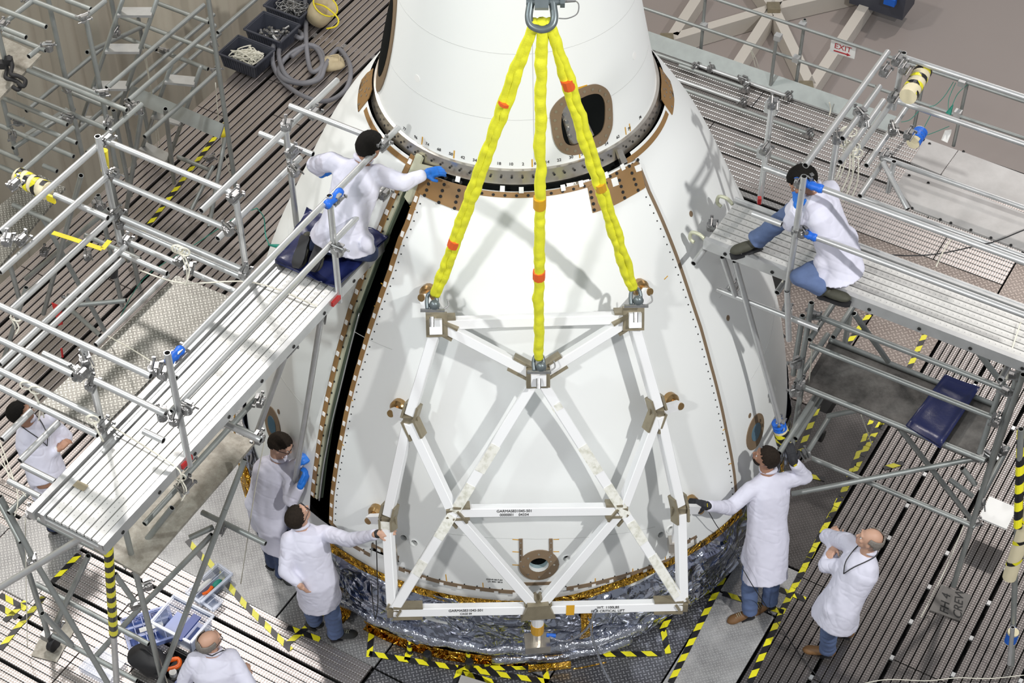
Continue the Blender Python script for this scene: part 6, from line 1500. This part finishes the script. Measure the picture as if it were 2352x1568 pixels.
c = at(425, 1450, Z0); t = thing('clear_tote', 'clear plastic tote with navy lid edges beside the balding crouching man', 'tote', c); openbox(t, c, .40, .30, .20, EA, EB, M_clear, .008, 1.08, 'tote_body'); MB().box(c + EA * .1 - EB * .05 + EZ * .2, .08, .30, .02, EA, EB, EZ).build('navy_lid_edge', M_navyp, t); MB().box(c + EZ * .05, .3, .2, .08, EA, EB, EZ).build('contents', M_clearB, t)
c = at(345, 1530, Z0); t = thing('black_tool_bag', 'black fabric tool bag on the bottom left slats, partly behind a tube', 'bag', c); m = MB(); m.ell(c + EZ * .10, .21, .14, .14, 22, 12, EA, EB, EZ)
for k, v in enumerate(m.v): m.v[k] = v + Vector((.02, .02, .02)) * noise.noise(v * 8); m.v[k].z = max(m.v[k].z, Z0)
m.build('bag_body', M_black2, t, smooth=True); MB().tube(spline([c - EA * .1 + EZ * .2, c + EZ * .27, c + EA * .1 + EZ * .2], 6), .012, 8).build('handle', M_black2, t, smooth=True)
c = at(412, 1548, Z0); t = thing('open_tool_case', 'open black tool case with orange and red tools at the bottom edge', 'tool case', c); openbox(t, c, .36, .30, .10, EA, EB, M_black2, .012, 1.0, 'case_body')
M_or2 = MATS['orange_plastic']
MB().tube(spline([c + EA * x + EB * y + EZ * .12 for x, y in ((-.12, .0), (-.05, .07), (.0, .02), (-.04, -.05), (-.12, -.1))], 4), .022, 8).build('orange_grip', M_or2, t, smooth=True)
MB().tube([c + EA * (.08 + .035 * cos(a)) + EB * (.05 + .035 * sin(a)) + EZ * .12 for a in [2 * pi * k / 14 for k in range(14)]], .010, 8, closed=True).build('red_reel', M_redink, t, smooth=True); MB().box(c + EA * .12 - EB * .08 + EZ * .1, .09, .13, .03, EA, EB, EZ).build('blue_pouch', M_navyp, t)
MB().tube([c + EA * .0 - EB * .07 + EZ * .08, c + EA * .0 - EB * .07 + EZ * .13], .035, 14).build('tape_roll', M_paper, t)
c = at(238, 1536, Z0); t = thing('pale_flat_case', 'flat pale lilac plastic case under the bottom left scaffold tubes', 'case', c); MB().box(c + EZ * .04, .34, .26, .08, EA, EB, EZ).build('case_body', M_clear, t); MB().box(c + EZ * .083, .12, .05, .004, EA, EB, EZ).build('paper_label', M_paper, t)
cd_ = thing('thin_black_cord', 'thin black cord trailing from the stubbled man across the tape to the slats', 'cord', at(1640, 1200, 1.6))
MB().tube(spline([at(1626, 1172, 1.9), at(1645, 1205, 1.6), at(1668, 1238, 1.3), at(1720, 1330, 1.2), at(1760, 1392, .5), at(1800, 1450, Z0 + .01), at(1850, 1520, Z0 + .01), at(1890, 1568, Z0 + .01)], 6), .004, 6).build('cord_run', M_cable, cd_)
cd_ = thing('thin_black_cord', 'black cord loop hanging from the left side of the lifting frame', 'cord', at(866, 1240, 1.9))
MB().tube(spline([at(864, 1240, 1.9), at(866, 1300, 1.5), at(868, 1380, 1.1), at(862, 1420, .9), at(856, 1380, 1.0), at(853, 1340, 1.3)], 6), .005, 6).build('cord_run', M_cable, cd_)
w_ = thing('floor_wire', 'thin pale wire lying across the slats at the bottom right', 'wire', at(2100, 1556, Z0)); MB().tube(spline([at(x, y, Z0 + .01) for x, y in ((1980, 1570), (2040, 1560), (2130, 1563), (2200, 1556), (2270, 1558), (2352, 1550))], 5), .004, 6).build('wire_run', M_rope, w_)
